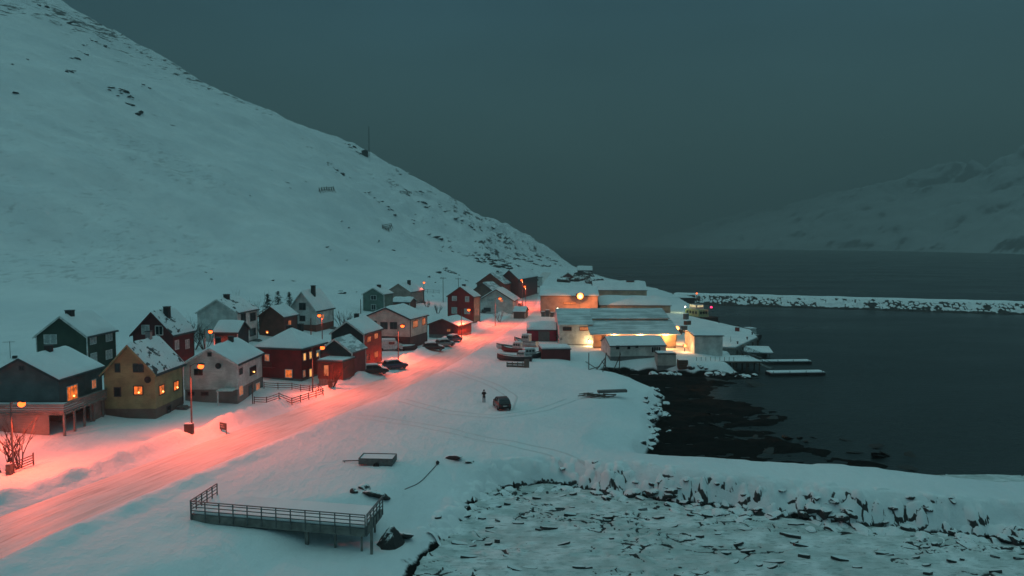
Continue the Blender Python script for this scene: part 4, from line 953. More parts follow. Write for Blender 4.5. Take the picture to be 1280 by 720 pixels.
bulb('crimson_light', (2.2, 2.2, 5.6), .32, 'red_beacon', fb); MB().tube([(2.2, 2.2, 2.6), (2.2, 2.2, 5.4)], .04, 5).build('light_post', 'steel_pole', fb)
bulb('work_light', (-5.2, -1.8, 5.3), .22, 'lamp_white', fb); bulb('mast_light', (-2, 0, 9.7), .25, 'sodium', fb)
point_light('deck_light', (-6.5, -3.2, 6.2), fb, 260, (.9, .95, .5), .2)
fx, fy = G(913, 446, .2)
boat('work_boat', 'small red work boat tied up below the quay beside the grey store', (fx, fy + 2, -.3), R(10), 9, 2.8, 1.5, 'hull_red', (.1, .3, 1.3), 'hull_red', cat='boat', mast=2.0)
fx, fy = G(926, 424, .2)
boat('small_boat', 'low dark boat lying behind the tip of the quay with a short mast', (62.3, 189, -.3), R(100), 10, 3.2, 1.6, 'hull_dark', (-.1, .3, 1.5), cat='boat', mast=3.2)

fx, fy = G(898, 440, .2)
boat('work_boat', 'pale open work boat lying against the quay wall behind the red work boat', (54, 158, -.3), R(55), 8, 2.6, 1.3, 'hull_white', (-.1, .3, 1.2), cat='boat', mast=1.8)
for i, (x_, y_, w, h, mm, lb) in enumerate([(40, 172, 1.6, 1.1, 'crate_rust', 'rust coloured fish box on the quay nearest the hall end'), (42, 175, 1.4, 1.6, 'planks_grey', 'grey tall fish box on the quay nearest the hall end'), (47, 192, 1.8, 1.0, 'crate_rust', 'low rusty fish box in the middle of the quay'), (50, 206, 1.6, 1.5, 'planks_grey', 'grey fish box on the far part of the quay beside the vessel'), (56, 178, 1.3, .9, 'hull_red', 'small red fish box close to the outer quay edge')]):
    r_ = empty('fish_box', (x_, y_, 3.15), R(17 * i), lb, 'fish box', 'fish boxes standing on the quay')
    MB().box(-w / 2, w / 2, -.5, .5, 0, h).build('box_body', mm, r_, bevel=.03); MB().box(-w / 2 - .03, w / 2 + .03, -.53, .53, h + .003, h + .08).build('lid', 'planks_grey', r_); MB().box(-w / 2 + .03, w / 2 - .03, -.47, .47, h + .083, h + .2).build('snow_cover', 'snow', r_, bevel=.04)
for i, (x_, y_) in enumerate([(49.5, 155), (54, 162.5), (58, 171), (59.4, 186), (57.2, 196), (55.2, 207)]):
    r_ = empty('bollard', (x_ - .6, y_, 3.1), 0, 'iron mooring bollard on the outer edge of the snowy quay', 'bollard', 'mooring bollards along the quay edge')
    MB().tube([(0, 0, 0), (0, 0, .5)], [.16, .13], 10).tube([(0, 0, .5), (0, 0, .66)], [.24, .22], 10).build('bollard_body', 'black_metal', r_)

# ------------------------------------------------------------------ vehicles
def car(label, q, rz, paint, snow=0, group=None, Lc=4.4, kind='hatch', zoff=0):
    r_ = empty('parked_car', (q.x, q.y, q.z + zoff), rz, label, 'car', group)
    # x forward. lower body lofted along x
    st = [(-.50, .80, .45, .95), (-.49, .84, .32, 1.02), (-.36, .88, .25, 1.02), (-.1, .90, .22, .98), (.16, .90, .22, .96), (.30, .88, .24, .90), (.44, .82, .28, .78), (.495, .72, .36, .66)]
    rg = [[(k * Lc, -w, z0 + .12), (k * Lc, -w * .93, z0), (k * Lc, w * .93, z0), (k * Lc, w, z0 + .12), (k * Lc, w, z1 - .18), (k * Lc, w * .88, z1), (k * Lc, -w * .88, z1), (k * Lc, -w, z1 - .18)] for k, w, z0, z1 in st]
    MB().loft(rg).build('body', paint, r_, smooth=False)
    cr = [(-.47, .70, .97), (-.40, .66, 1.42), (-.30, .66, 1.50), (.02, .66, 1.50), (.10, .68, 1.42), (.27, .72, .93)]
    vs = []; 
    g_ = MB().loft([[(-.475 * Lc, w0, .95) if False else (k * Lc, -w - .10, .95), (k * Lc, -w, z), (k * Lc, w, z), (k * Lc, w + .10, .95)] for k, w, z in cr]).build('glasshouse', 'glass_dark', r_)
    rf_ = MB().loft([[(k * Lc, -w - .01, z + .004), (k * Lc, -w - .01, z + .04), (k * Lc, w + .01, z + .04), (k * Lc, w + .01, z + .004)] for k, w, z in cr[1:5]]).build('roof', paint, r_)
    pl = MB()
    for sg_ in (-1, 1):
        for (k0, w0, z0), (k1, w1, z1) in ((cr[0], cr[1]), (cr[5], cr[4])): pl.beam((k0 * Lc, sg_ * (w0 + .06), z0), (k1 * Lc, sg_ * (w1 + .01), z1), .07, .07)
        pl.beam((-.12 * Lc, sg_ * .78, .96), (-.10 * Lc, sg_ * .68, 1.5), .07, .06)
    pl.build('pillar', paint, r_)
    for kx in (-.31, .31):
        for sg_ in (-1, 1):
            wv_ = MB().tube([(kx * Lc, sg_ * .70, .33), (kx * Lc, sg_ * .90, .33)], .33, 14).build('wheel', 'rubber', r_)
            MB().tube([(kx * Lc, sg_ * .895, .33), (kx * Lc, sg_ * .915, .33)], .2, 10).build('rim', 'steel_pole', wv_)
    for sg_ in (-1, 1):
        MB().box(.478 * Lc, .492 * Lc, sg_ * .6 - .16, sg_ * .6 + .16, .56, .70).build('headlight', 'curtain', r_, bevel=.01)
        MB().box(-.508 * Lc, -.495 * Lc, sg_ * .66 - .1, sg_ * .66 + .1, .68, .92).build('tail_light', 'hull_red', r_, bevel=.01)
        MB().box(.14 * Lc, .19 * Lc, sg_ * .97 - .06, sg_ * .97 + .06, .92, 1.04).build('side_mirror', paint, r_)
    MB().box(-.515 * Lc, -.49 * Lc, -.8, .8, .34, .56).build('bumper', 'rubber', r_, bevel=.03)
    MB().box(-.522 * Lc, -.516 * Lc, -.26, .26, .66, .78).build('number_plate', 'curtain', r_)
    if snow:
        MB().loft([[(k * Lc, -w + .02, z + .045), (k * Lc, -w * .85, z + .05 + snow), (k * Lc, w * .85, z + .05 + snow), (k * Lc, w - .02, z + .045)] for k, w, z in cr[1:5]]).build('roof_snow', 'snow', rf_, smooth=True)
        MB().loft([[(k * Lc, -w * .86, z + .004), (k * Lc, -w * .7, z + snow * .7), (k * Lc, w * .7, z + snow * .7), (k * Lc, w * .86, z + .004)] for k, w, z in ((.20, .9, .94), (.30, .88, .90), (.44, .80, .79))]).build('bonnet_snow', 'snow', r_, smooth=True)
    return r_
CG = 'cars parked beside the village street'
q = ground(627, 513); car('dark estate car standing alone on the open snow beside the person', Vector((q.x, q.y + 1.5, q.z)), R(102), 'car_black', 0, None)
q = ground(469, 467); car('nearer dark car with snowy roof before the brick red house side', q, R(18), 'car_black', .16, CG)
q = ground(494, 461); car('farther blue black car with snowy roof before the brick red house side', q, R(35), 'car_blue', .18, CG)
q = ground(542, 438); car('nearest snowed in dark car beside the cream house', q, R(10), 'car_black', .22, CG)
q = ground(556, 433); car('middle snowed in silver car beside the cream house', q, R(40), 'car_silver', .25, CG)
q = ground(568, 427); car('farthest snowed in car close to the dark red garage', q, R(60), 'car_blue', .2, CG)
q = ground(611, 391); car('dark car under the carport of the white garage house', Vector((q.x, q.y - 1, q.z)), R(0), 'car_black', .1, CG)
q = ground(650, 384); car('small dark car half way up the street before the plum red house', q, R(80), 'car_black', .15, CG)
# snow loaded caravan-like van by the cream house
q = ground(488, 438); vn = empty('delivery_van', (q.x, q.y, q.z), R(8), 'white van under thick snow in front of the cream house basement', 'van')
MB().loft([[(x_, -.95, .35), (x_, .95, .35), (x_, .95, z_), (x_, .8, z_ + .12), (x_, -.8, z_ + .12), (x_, -.95, z_)] for x_, z_ in ((-2.6, 1.8), (-2.5, 2.0), (1.0, 2.0), (1.6, 1.35), (2.4, 1.1), (2.5, .8))]).build('body', 'hull_white', vn)
MB().box(-.3, .9, -.97, .97, 1.35, 1.85).build('side_window', 'glass_dark', vn); MB().loft([[(1.08, -.75, 1.95), (1.08, .75, 1.95)], [(1.62, -.8, 1.42), (1.62, .8, 1.42)]], closed=False, cap=False).build('windscreen', 'glass_dark', vn)
for kx in (-1.7, 1.6):
    for sg_ in (-1, 1): MB().tube([(kx, sg_ * .75, .34), (kx, sg_ * .98, .34)], .34, 12).build('wheel', 'rubber', vn)
MB().box(-2.5, 1.0, -.85, .85, 2.125, 2.45).build('roof_snow', 'snow', vn, bevel=.1)
q = ground(508, 438); tr_ = empty('trailer_boat', q, R(5), 'small open boat on a trailer buried in snow beside the white van', 'boat')
# (hull on a trailer)
MB().loft(hull_rings(4.6, 1.8, .9), closed=False, cap=False).build('hull', 'hull_dark', tr_)
MB().loft([[(x_, -w, .88), (x_, -w * .6, 1.18), (x_, w * .6, 1.18), (x_, w, .88)] for x_, w in ((-2.2, .7), (-1, .85), (.6, .8), (1.8, .35), (2.2, .08))]).build('snow_load', 'snow', tr_, smooth=True)
MB().tube([(-.5, -.7, .25), (-.5, -.9, .25)], .28, 12).tube([(-.5, .7, .25), (-.5, .9, .25)], .28, 12).build('wheel', 'rubber', tr_)
# flatbed trailer in the open snow
q = ground(470, 579); tb = empty('flat_trailer', (q.x, q.y, q.z), R(-4), 'snow filled flat trailer with drawbar lying alone on the open snow', 'trailer')
MB().box(-1.5, 1.9, -.9, .9, .22, .34).build('bed', 'planks_grey', tb)
for a in ((-1.5, 1.9, -.93, -.88), (-1.5, 1.9, .88, .93), (1.88, 1.93, -.88, .88), (-1.53, -1.48, -.88, .88)): MB().box(a[0], a[1], a[2], a[3], .1, .72).build('side_board', 'planks_grey', tb)
MB().box(-1.46, 1.86, -.86, .86, .343, .66).build('snow_load', 'snow', tb, bevel=.05)
MB().tube([(-1.5, 0, .22), (-3.4, 0, .12)], .06, 6).tube([(-3.2, 0, .15), (-3.2, 0, -.2)], .04, 6).build('drawbar', 'steel_pole', tb)
for sg_ in (-1, 1): MB().tube([(.3, sg_ * .95, .05), (.3, sg_ * 1.1, .05)], .3, 12).build('wheel', 'rubber', tb)
# forklift pallets / crates at the warehouse
q = ground(688, 396)
for i, (dx, dy, w, h, lb) in enumerate([(-2.2, 0, 1.1, 1.5, 'leftmost crate of the pile at the pale warehouse wall'), (-.9, .3, 1.2, 2.0, 'tallest crate in the middle of the pile at the pale warehouse wall'), (.5, -.1, 1.1, 1.3, 'rightmost crate of the pile at the pale warehouse wall')]):
    cr_ = empty('fish_crate', (q.x + dx, q.y + dy, q.z), R(6 * i), lb, 'crate', 'stacked crates before the pale warehouse')
    MB().box(-w / 2, w / 2, -.5, .5, 0, h).build('crate_box', 'planks_grey', cr_, bevel=.03)
    mb = MB()
    for k in range(4): mb.box(-w / 2 - .03, w / 2 + .03, -.53, -.505, .12 + k * h / 4, .12 + k * h / 4 + .12)
    mb.build('slat', 'weathered_board', cr_); MB().box(-w / 2 + .02, w / 2 - .02, -.48, .48, h + .003, h + .15).build('snow_cover', 'snow', cr_, bevel=.04)
q = ground(853, 459); cr_ = empty('storage_crate', q, 0, 'rusty brown crate at the water edge beside the pale box shed', 'crate')
MB().box(-.9, .9, -.7, .7, -.4, 1.3).build('crate_box', 'crate_rust', cr_, bevel=.03); MB().box(-.88, .88, -.68, .68, 1.303, 1.42).build('snow_cover', 'snow', cr_, bevel=.04)
for k in range(3): MB().box(-.93, .93, -.74, -.705, .0 + k * .45, .12 + k * .45).build('slat', 'weathered_board', cr_)

# ------------------------------------------------------------------ person
def skinfig(name, joints, bones, mat, parent, sub=2, root=0):
    me = bpy.data.meshes.new(name); me.from_pydata([j[:3] for j in joints], bones, [])
    o = link(name, me, None, None); sk = me.skin_vertices if me.skin_vertices else None
    md = o.modifiers.new('s', 'SKIN'); md.use_smooth_shade = True
    for i, j in enumerate(joints): me.skin_vertices[0].data[i].radius = (j[3], j[3] * (j[4] if len(j) > 4 else 1))
    me.skin_vertices[0].data[root].use_root = True
    ms = o.modifiers.new('u', 'SUBSURF'); ms.levels = ms.render_levels = sub
    dg = bpy.context.evaluated_depsgraph_get(); dg.update()
    me2 = bpy.data.meshes.new_from_object(o.evaluated_get(dg)); bpy.data.objects.remove(o); me2.name = name
    return link(name, me2, mat, parent, smooth=True)
q = ground(605, 503); per = empty('person', q, R(10), 'person in dark winter clothes standing on the snow with both hands held up in front', 'person')
# faces away along +Y with the hands raised before the chest, holding a small controller
J = [(0, 0, .93, .13), (0, 0, 1.12, .125), (0, .01, 1.32, .14), (0, 0, 1.46, .07), (0, .01, 1.53, .055), (0, .02, 1.63, .095), (0, .02, 1.72, .085)]
B = [(0, 1), (1, 2), (2, 3), (3, 4), (4, 5), (5, 6)]
def limb(side):
    s = side; k = len(J)
    J.extend([(.17 * s, 0, 1.40, .065), (.27 * s, .02, 1.14, .05), (.13 * s, .26, 1.16, .036), (.09 * s, .33, 1.18, .036, .55)]); B.extend([(2, k), (k, k + 1), (k + 1, k + 2), (k + 2, k + 3)])
    w_ = k + 3
    for a, (dx, l) in enumerate([(.03, .085), (.01, .095), (-.01, .088), (-.03, .07)]):
        n = len(J); J.extend([(.09 * s - dx * s, .33 + l * .55, 1.185, .0095), (.085 * s - dx * s, .33 + l * .9, 1.165, .0085), (.075 * s - dx * s, .33 + l * .85, 1.14, .008)]); B.extend([(w_, n), (n, n + 1), (n + 1, n + 2)])
    n = len(J); J.extend([(.065 * s, .345, 1.20, .011), (.04 * s, .37, 1.205, .009)]); B.extend([(w_, n), (n, n + 1)])
    k = len(J); J.extend([(.10 * s, 0, .86, .09), (.12 * s, .02, .48, .06), (.13 * s, 0, .10, .04), (.14 * s, .14, .05, .04)]); B.extend([(0, k), (k, k + 1), (k + 1, k + 2), (k + 2, k + 3)])
limb(1); limb(-1)
body = skinfig('body', J, B, 'skin_tone', per)
jk = [(0, 0, .86, .17), (0, 0, 1.12, .165), (0, .01, 1.32, .175), (0, 0, 1.46, .10)]; jb = [(0, 1), (1, 2), (2, 3)]
for s_ in (-1, 1): k = len(jk); jk += [(.19 * s_, 0, 1.40, .095), (.28 * s_, .02, 1.14, .078), (.16 * s_, .22, 1.16, .06)]; jb += [(2, k), (k, k + 1), (k + 1, k + 2)]
skinfig('jacket', jk, jb, 'cloth_black', per)
tj = [(0, 0, .90, .155)]; tb_ = []
for s_ in (-1, 1): k = len(tj); tj += [(.11 * s_, 0, .80, .11), (.125 * s_, .02, .48, .085), (.13 * s_, 0, .10, .07)]; tb_ += [(0, k), (k, k + 1), (k + 1, k + 2)]
skinfig('trousers', tj, tb_, 'cloth_navy', per)
for s_ in (-1, 1): MB().loft([[(.13 * s_ - .055, y_, 0), (.13 * s_ + .055, y_, 0), (.13 * s_ + .045, y_, z_), (.13 * s_ - .045, y_, z_)] for y_, z_ in ((-.09, .12), (0, .16), (.10, .10), (.2, .06))]).build('boot', 'rubber', per)
bulb('hood', (0, .0, 1.67), .135, 'cloth_black', per)
hd = MB(); hd.box(-.03, .03, .1, .125, 1.62, 1.65)   # nose
hd.build('nose', 'skin_tone', per, bevel=.008)
rc_ = empty('remote_controller', (q.x, q.y, q.z), R(10), 'small dark controller held in the hands of the standing person', 'controller')
MB().box(-.09, .09, .34, .44, 1.145, 1.185).build('controller_body', 'black_metal', rc_, bevel=.01); MB().tube([(-.05, .42, 1.18), (-.07, .46, 1.32)], .008, 5).tube([(.05, .42, 1.18), (.07, .46, 1.32)], .008, 5).build('antenna', 'black_metal', rc_)

# ------------------------------------------------------------------ timber terrace
A_, B_, C_, D_ = [Vector((*G(*q_, 3.35), 3.35)) for q_ in ((240, 637), (457, 655), (485, 630), (273, 615))]
C_ = B_ + (D_ - A_); O_ = (A_ + B_ + C_ + D_) / 4
ter = empty('viewing_deck', (O_.x, O_.y, 0), 0, 'big timber terrace on posts with slatted railing at the near shore', 'terrace')
l_ = lambda v: Vector((v.x - O_.x, v.y - O_.y, v.z))
a, b, c, d = map(l_, (A_, B_, C_, D_))
MB().prism([(v.x, v.y) for v in (a, b, c, d)], 2.72, 2.95, 'z').build('deck_floor', 'timber_deck', ter)
ctr = (a + b + c + d) / 4
MB().prism([(ctr.x + (v.x - ctr.x) * .992, ctr.y + (v.y - ctr.y) * .98) for v in (a, b, c, d)], 2.953, 3.22, 'z').build('snow_cover', 'snow', ter, bevel=.08)
def fasc(p0, p1, nm, z0, z1):
    MB().beam(Vector((p0.x, p0.y, (z0 + z1) / 2)), Vector((p1.x, p1.y, (z0 + z1) / 2)), .07, z1 - z0).build(nm, 'timber_deck', ter)
off = (a - d).normalized() * .045
fasc(a + off, b + off, 'fascia_board', 2.35, 2.97)
offr = (b - a).normalized() * .05
fasc(b + offr, c + offr, 'fascia_board', 2.35, 2.97)
fasc(a - offr, d - offr, 'fascia_board', 2.35, 2.97)
def railing(p0, p1, n, ztop=4.05):
    for i in range(n + 1):
        q_ = p0.lerp(p1, i / n); MB().beam((q_.x, q_.y, 2.5), (q_.x, q_.y, ztop), .08, .08).build('rail_post', 'rail_grey', ter)
    for z_ in (3.32, 3.62, 3.90): MB().beam((p0.x, p0.y - .0, z_), (p1.x, p1.y, z_), .035, .07).build('rail', 'rail_grey', ter)
    MB().beam((p0.x, p0.y, ztop + .03), (p1.x, p1.y, ztop + .03), .12, .05).build('handrail', 'rail_grey', ter)
railing(a + off * 2.6, b + off * 2.6, 12); railing(b + offr * 2.4, c + offr * 2.4, 5); railing(a - offr * 2.4, d - offr * 2.4, 5)
for k, fr_ in ((.08, .12), (.26, .12), (.45, .12), (.66, .1), (.82, .1), (.97, .08)):
    for dep, w in ((fr_, .15 + .12 * (k == .66)), (.9, .15)):
        q_ = a.lerp(b, k) + (d - a) * dep; MB().box(q_.x - w / 2, q_.x + w / 2, q_.y - w / 2, q_.y + w / 2, -1.2, 2.71).build('support_post', 'timber_deck', ter)
q_ = b + offr * 9 + Vector((0, .1, 0)); MB().beam((q_.x, q_.y, -1), (q_.x, q_.y, 3.9), .2, .2).build('mooring_pile', 'timber_deck', ter)
for k in range(8):
    q0 = a.lerp(b, .03 + k * .135); q1 = q0 + (d - a) * .97; MB().beam((q0.x, q0.y, 2.62), (q1.x, q1.y, 2.62), .08, .18).build('joist', 'timber_deck', ter)

# ------------------------------------------------------------------ fences
def fence(label, pxs, name='garden_fence', grp=None, h=.95, step=2.0, m_='rail_grey', close=False, rails=(.3, .6, .9)):
    P_ = [ground(*q_) for q_ in pxs]; o_ = P_[0]; r_ = empty(name, o_, 0, label, 'fence', grp)
    if close: P_ = P_ + [P_[0]]
    for p0, p1 in zip(P_, P_[1:]):
        n = max(1, round((p1 - p0).length / step))
        pts = []
        for i in range(n + 1):
            x_, y_ = p0.x + (p1.x - p0.x) * i / n, p0.y + (p1.y - p0.y) * i / n; pts.append(Vector((x_, y_, hz1(x_, y_))) - o_)
        for i, v in enumerate(pts[:-1] if p1 is not P_[-1] else pts): MB().beam(v + Vector((0, 0, -.5)), v + Vector((0, 0, h + .08)), .09, .09).build('fence_post', m_, r_)
        for z_ in rails:
            if z_ > h: continue
            mb = MB()
            for v, w in zip(pts, pts[1:]): mb.beam(v + Vector((0, -.05, z_)), w + Vector((0, -.05, z_)), .04, .09)
            mb.build('fence_rail', m_, r_)
    return r_
fence('low rail fence round the snowy yard before the red hip roofed house', [(318, 505), (365, 507), (386, 500), (404, 494), (398, 489), (365, 487), (330, 486)], m_='brown_wall')
fence('short lattice fence beside the bare shrubs at the left edge', [(14, 594), (42, 582)], h=1.2, step=3, rails=(.3, .55, .8, 1.05), m_='brown_wall')
fence('dark snow barrier rails on the slope behind the bright red house', [(527, 366), (549, 367)], h=1.4, m_='timber_pole', rails=(.5, 1.3), step=3)
# posts standing at the corner of the yard
# ------------------------------------------------------------------ small street things
q = ground(241, 541); r_ = empty('switch_box', (q.x - .25, q.y - .35, q.z), 0, 'dark electric box at the foot of the tall street lamp', 'electric box')
MB().box(-.45, .45, -.3, .3, -.3, 1.1).build('box_body', 'bin_grey', r_, bevel=.03); MB().box(-.42, .42, -.29, .29, 1.105, 1.2).build('snow_cover', 'snow', r_, bevel=.03)
q = ground(279, 541); r_ = empty('notice_board', (q.x, q.y, q.z), R(-30), 'tilted dark notice board on short legs beside the road', 'sign')
MB().box(-.55, .55, -.04, .04, .35, 1.15).build('sign_panel', 'sign_board', r_)
MB().box(-.40, .1, -.05, -.042, .85, .95).box(-.40, .25, -.05, -.042, .62, .70).build('sign_lettering', 'curtain', r_)
for s_ in (-.45, .45): MB().box(s_ - .04, s_ + .04, .05, .12, -.4, 1.1).build('leg', 'timber_pole', r_)
q = ground(413, 485); r_ = empty('waste_bin', (q.x, q.y, q.z), R(10), 'dark wheeled bin before the bare shrub at the road corner', 'bin')
MB().loft([[(-.28, -.28, .08), (.28, -.28, .08), (.28, .28, .08), (-.28, .28, .08)], [(-.36, -.36, .95), (.36, -.36, .95), (.36, .36, .95), (-.36, .36, .95)]]).build('bin_body', 'bin_grey', r_)
MB().box(-.4, .4, -.4, .4, .953, 1.03).build('lid', 'bin_grey', r_, bevel=.02)
for s_ in (-.3, .3): MB().tube([(s_, .3, .1), (s_ + .05, .3, .1)], .1, 10).build('wheel', 'rubber', r_)
# leaning pipe in the snow
q0 = ground(506, 612); q1 = ground(547, 581); r_ = empty('iron_pipe', q0, 0, 'long thin pipe lying half buried across the snow near the terrace', 'pipe')
d_ = q1 - q0
pts = [Vector((d_.x * k / 10, d_.y * k / 10, hz1(q0.x + d_.x * k / 10, q0.y + d_.y * k / 10) - q0.z + .02 + .03 * k / 10)) for k in range(11)]
MB().tube(pts, .035, 6).build('pipe_run', 'black_metal', r_); bulb('end_float', tuple(pts[-1] + Vector((0, 0, .12))), .2, 'black_metal', r_)
# wooden stack and planks on the open snow
q = ground(755, 497); r_ = empty('plank_stack', q, R(4), 'heap of dark planks with a grey beam on top near the inlet', 'plank stack')
rnd = random.Random(4)
for k in range(16):
    L2 = rnd.uniform(1.2, 2.6); a_ = rnd.uniform(-.6, .6); x_ = rnd.uniform(-3.0, 1.2); y_ = rnd.uniform(-1, 1); z_ = rnd.uniform(.05, .5)
    MB().beam((x_ - L2 / 2 * math.cos(a_), y_ - L2 / 2 * math.sin(a_), z_), (x_ + L2 / 2 * math.cos(a_), y_ + L2 / 2 * math.sin(a_), z_ + rnd.uniform(-.2, .2)), .2, .08).build('plank', 'timber_pole', r_)
MB().beam((-.8, .5, .75), (3.4, .7, .8), .8, .35).build('grey_beam', 'planks_grey', r_)
# old drying-rack frames by the inlet
def rack(label, pxa, tops, braces):
    o_ = ground(*pxa); r_ = empty('drying_rack', o_, 0, label, 'rack', 'old timber frames on the inlet shore')
    for (bx0, by0, tx0, ty0) in tops:
        q_ = ground(bx0, by0); t_ = P3(tx0, ty0, q_.y); MB().beam(q_ - o_ - Vector((0, 0, .4)), t_ - o_, .14, .14).build('upright', 'timber_pole', r_)
    for (x0_, y0_, x1_, y1_) in braces:
        q_ = o_.y; MB().beam(P3(x0_, y0_, q_) - o_, P3(x1_, y1_, q_ + .5) - o_, .12, .12).build('brace', 'timber_pole', r_)
rack('leftmost leaning timber frame with long curved spar on the inlet shore', (736, 462), [(736, 462, 736, 441)], [(732, 452, 746, 461), (736, 462, 750, 458)])
rack('middle crossed timber frame on the inlet shore', (753, 465), [(753, 465, 758, 441), (757, 462, 757, 446)], [(752, 451, 761, 464), (746, 462, 756, 448)])
rack('rightmost A shaped timber frame on the inlet shore', (767, 464), [(766, 463, 776, 442), (774, 464, 775, 440)], [(766, 461, 774, 460)])

# ------------------------------------------------------------------ poles, mast, hillside works
def upole(label, bx0, by0, topy, cross=True, r=.13):
    q = ground(bx0, by0); h_ = P3(bx0, topy, q.y).z - q.z; r_ = empty('utility_pole', q, 0, label, 'pole', 'timber utility poles behind the village')
    MB().tube([(0, 0, -.8), (0, 0, h_)], [r, r * .7], 7).build('pole', 'timber_pole', r_)
    if cross:
        cb_ = MB().beam((-1.1, 0, h_ - .5), (1.1, 0, h_ - .5), .12, .14).build('crossarm', 'timber_pole', r_)
        for s_ in (-.95, 0, .95): MB().tube([(s_, 0, h_ - .42), (s_, 0, h_ - .15)], .05, 6).build('insulator', 'black_metal', cb_)
upole('tall timber utility pole left of the bright red house', 554, 378, 346); upole('shorter timber utility pole behind the bright red house', 573, 372, 347)
upole('timber pole beside the tall white house with steep roof', 389, 432, 398, False); upole('timber pole behind the small green house', 451, 392, 374, False)
upole('thin timber pole in the yard of the white house with porch', 316, 505, 478, False, .08)
q = ground(456, 194); r_ = empty('mast_hut', q, R(20), 'small dark equipment hut on the skyline of the mountain ridge', 'hut')
MB().box(-2.5, 2.5, -2, 2, -3, 3.4).build('wall', 'black_metal', r_); MB().prism([(-3, 3.4), (0, 4.3), (3, 3.4)], -2.4, 2.4, 'y').build('roof', 'roof_sheet', r_)
r_ = empty('radio_mast', (q.x + 3.5, q.y + 1, q.z - 1), 0, 'thin lattice radio mast beside the hut on the mountain ridge', 'mast')
mb = MB(); Hm = P3(459, 158, q.y).z - q.z + 1
for k in range(3):
    a_ = k * 2.094; mb.tube([(.5 * math.cos(a_), .5 * math.sin(a_), -2), (.2 * math.cos(a_), .2 * math.sin(a_), Hm)], .10, 4)
mb.build('mast_leg', 'black_metal', r_); mb = MB()
for i in range(16):
    z0_ = Hm * i / 16; w0_ = .5 - .3 * i / 16
    for k in range(3):
        a_, b_ = k * 2.094, (k + 1) * 2.094; mb.beam((w0_ * math.cos(a_), w0_ * math.sin(a_), z0_), (w0_ * math.cos(b_), w0_ * math.sin(b_), z0_ + Hm / 16), .05, .05)
mb.build('lattice', 'black_metal', r_)
def avfence(label, px0, py0, px1, py1, hh=2.4):
    q0, q1 = ground(px0, py0), ground(px1, py1)
    if (q1 - q0).length > 60: q1 = Vector(P3(px1, py1, q0.y)); q1.z = hz1(q1.x, q1.y)
    r_ = empty('avalanche_barrier', q0, 0, label, 'barrier', 'avalanche barriers on the mountainside'); n = 6
    for i in range(n + 1):
        v = (q1 - q0) * i / n; z_ = hz1(q0.x + v.x, q0.y + v.y) - q0.z; MB().beam((v.x, v.y, z_ - 1), (v.x, v.y, z_ + hh), .3, .3).build('post', 'timber_pole', r_)
        MB().beam((v.x, v.y, z_ + hh * .8), (v.x + hh * .6, v.y - hh * .3, z_ - 1.5), .2, .2).build('strut', 'timber_pole', r_)
    for j in (.45, .85):
        MB().beam((0, 0, hh * j), (q1 - q0) + Vector((0, 0, hh * j)), .1, .28).build('barrier_rail', 'timber_pole', r_)
avfence('upper slatted avalanche barrier on the open mountainside', 399, 240, 417, 239); avfence('lower slatted avalanche barrier on the open mountainside', 478, 286, 489, 284)
avfence('low dark snow fence on the mountainside below the ridge line', 500, 241, 514, 242, 1.6)
q = ground(13, 448); r_ = empty('tv_antenna', (q.x, q.y, q.z), R(15), 'spindly television antenna on a post behind the dark grey house', 'antenna')
MB().tube([(0, 0, -.5), (0, 0, 2.6)], .035, 6).build('post', 'black_metal', r_); MB().tube([(-.9, 0, 2.5), (.7, 0, 2.5)], .025, 5).build('boom', 'black_metal', r_)
mb = MB()
for k in range(6): mb.tube([(-.85 + k * .28, -.35 + .03 * k, 2.52), (-.85 + k * .28, .35 - .03 * k, 2.52)], .015, 4)
mb.build('dipole', 'black_metal', r_); MB().box(.3, .9, -.2, .2, 0, .35).build('junction_box', 'black_metal', r_)
# ------------------------------------------------------------------ bare shrubs, spruce
def bare_shrub(name, label, q, h, n, spread, seed, group=None, r0=.04, levels=3, cat='shrub', m_='bark', z=0):
    rnd = random.Random(seed); r_ = empty(name, (q.x, q.y, q.z + z), 0, label, cat, group)
    mbs = MB(); tw = MB()
    def grow(p_, d_, l, r, lev):
        mid = p_ + d_ * l * .5 + Vector((rnd.uniform(-1, 1), rnd.uniform(-1, 1), 0)) * l * .06; e = mid + (d_ + Vector((rnd.uniform(-.15, .15), rnd.uniform(-.15, .15), .08))).normalized() * l * .5
        (mbs if lev == levels else tw).tube([p_, mid, e], [r, r * .75, r * .45], 5 if lev == levels else 3, cap=False)
        if lev > 0:
            for k in range(rnd.randint(3, 4)):
                f_ = rnd.uniform(.35, 1); b0_ = p_.lerp(mid, f_ * 2) if f_ < .5 else mid.lerp(e, f_ * 2 - 1)
                nd = (d_ + Vector((rnd.uniform(-1, 1), rnd.uniform(-1, 1), rnd.uniform(-.1, .5))) * .55).normalized(); grow(b0_, nd, l * rnd.uniform(.4, .6), r * .5, lev - 1)
    for i in range(n):
        a_ = rnd.uniform(0, 6.28); d_ = Vector((math.cos(a_) * spread, math.sin(a_) * spread, 1)).normalized()
        grow(Vector((math.cos(a_) * .15, math.sin(a_) * .15, -.3)), d_, h * rnd.uniform(.6, .85), r0, levels)
    mbs.build('branches', m_, r_); tw.build('twigs', m_, r_)
    return r_
bare_shrub('bare_tree', 'leafless reddish tree beside the street lamp at the left edge', ground(5, 590), 4.6, 5, .38, 1, 'leafless trees at the left edge', .07, 2)
bare_shrub('bare_tree', 'leafless tree behind the lattice fence right of the left edge lamp', ground(25, 585), 4.6, 6, .42, 2, 'leafless trees at the left edge', .07, 2)
q = ground(12, 594); r_ = empty('planter_post', (q.x, q.y, q.z), 0, 'stout square post at the near end of the lattice fence', 'post')
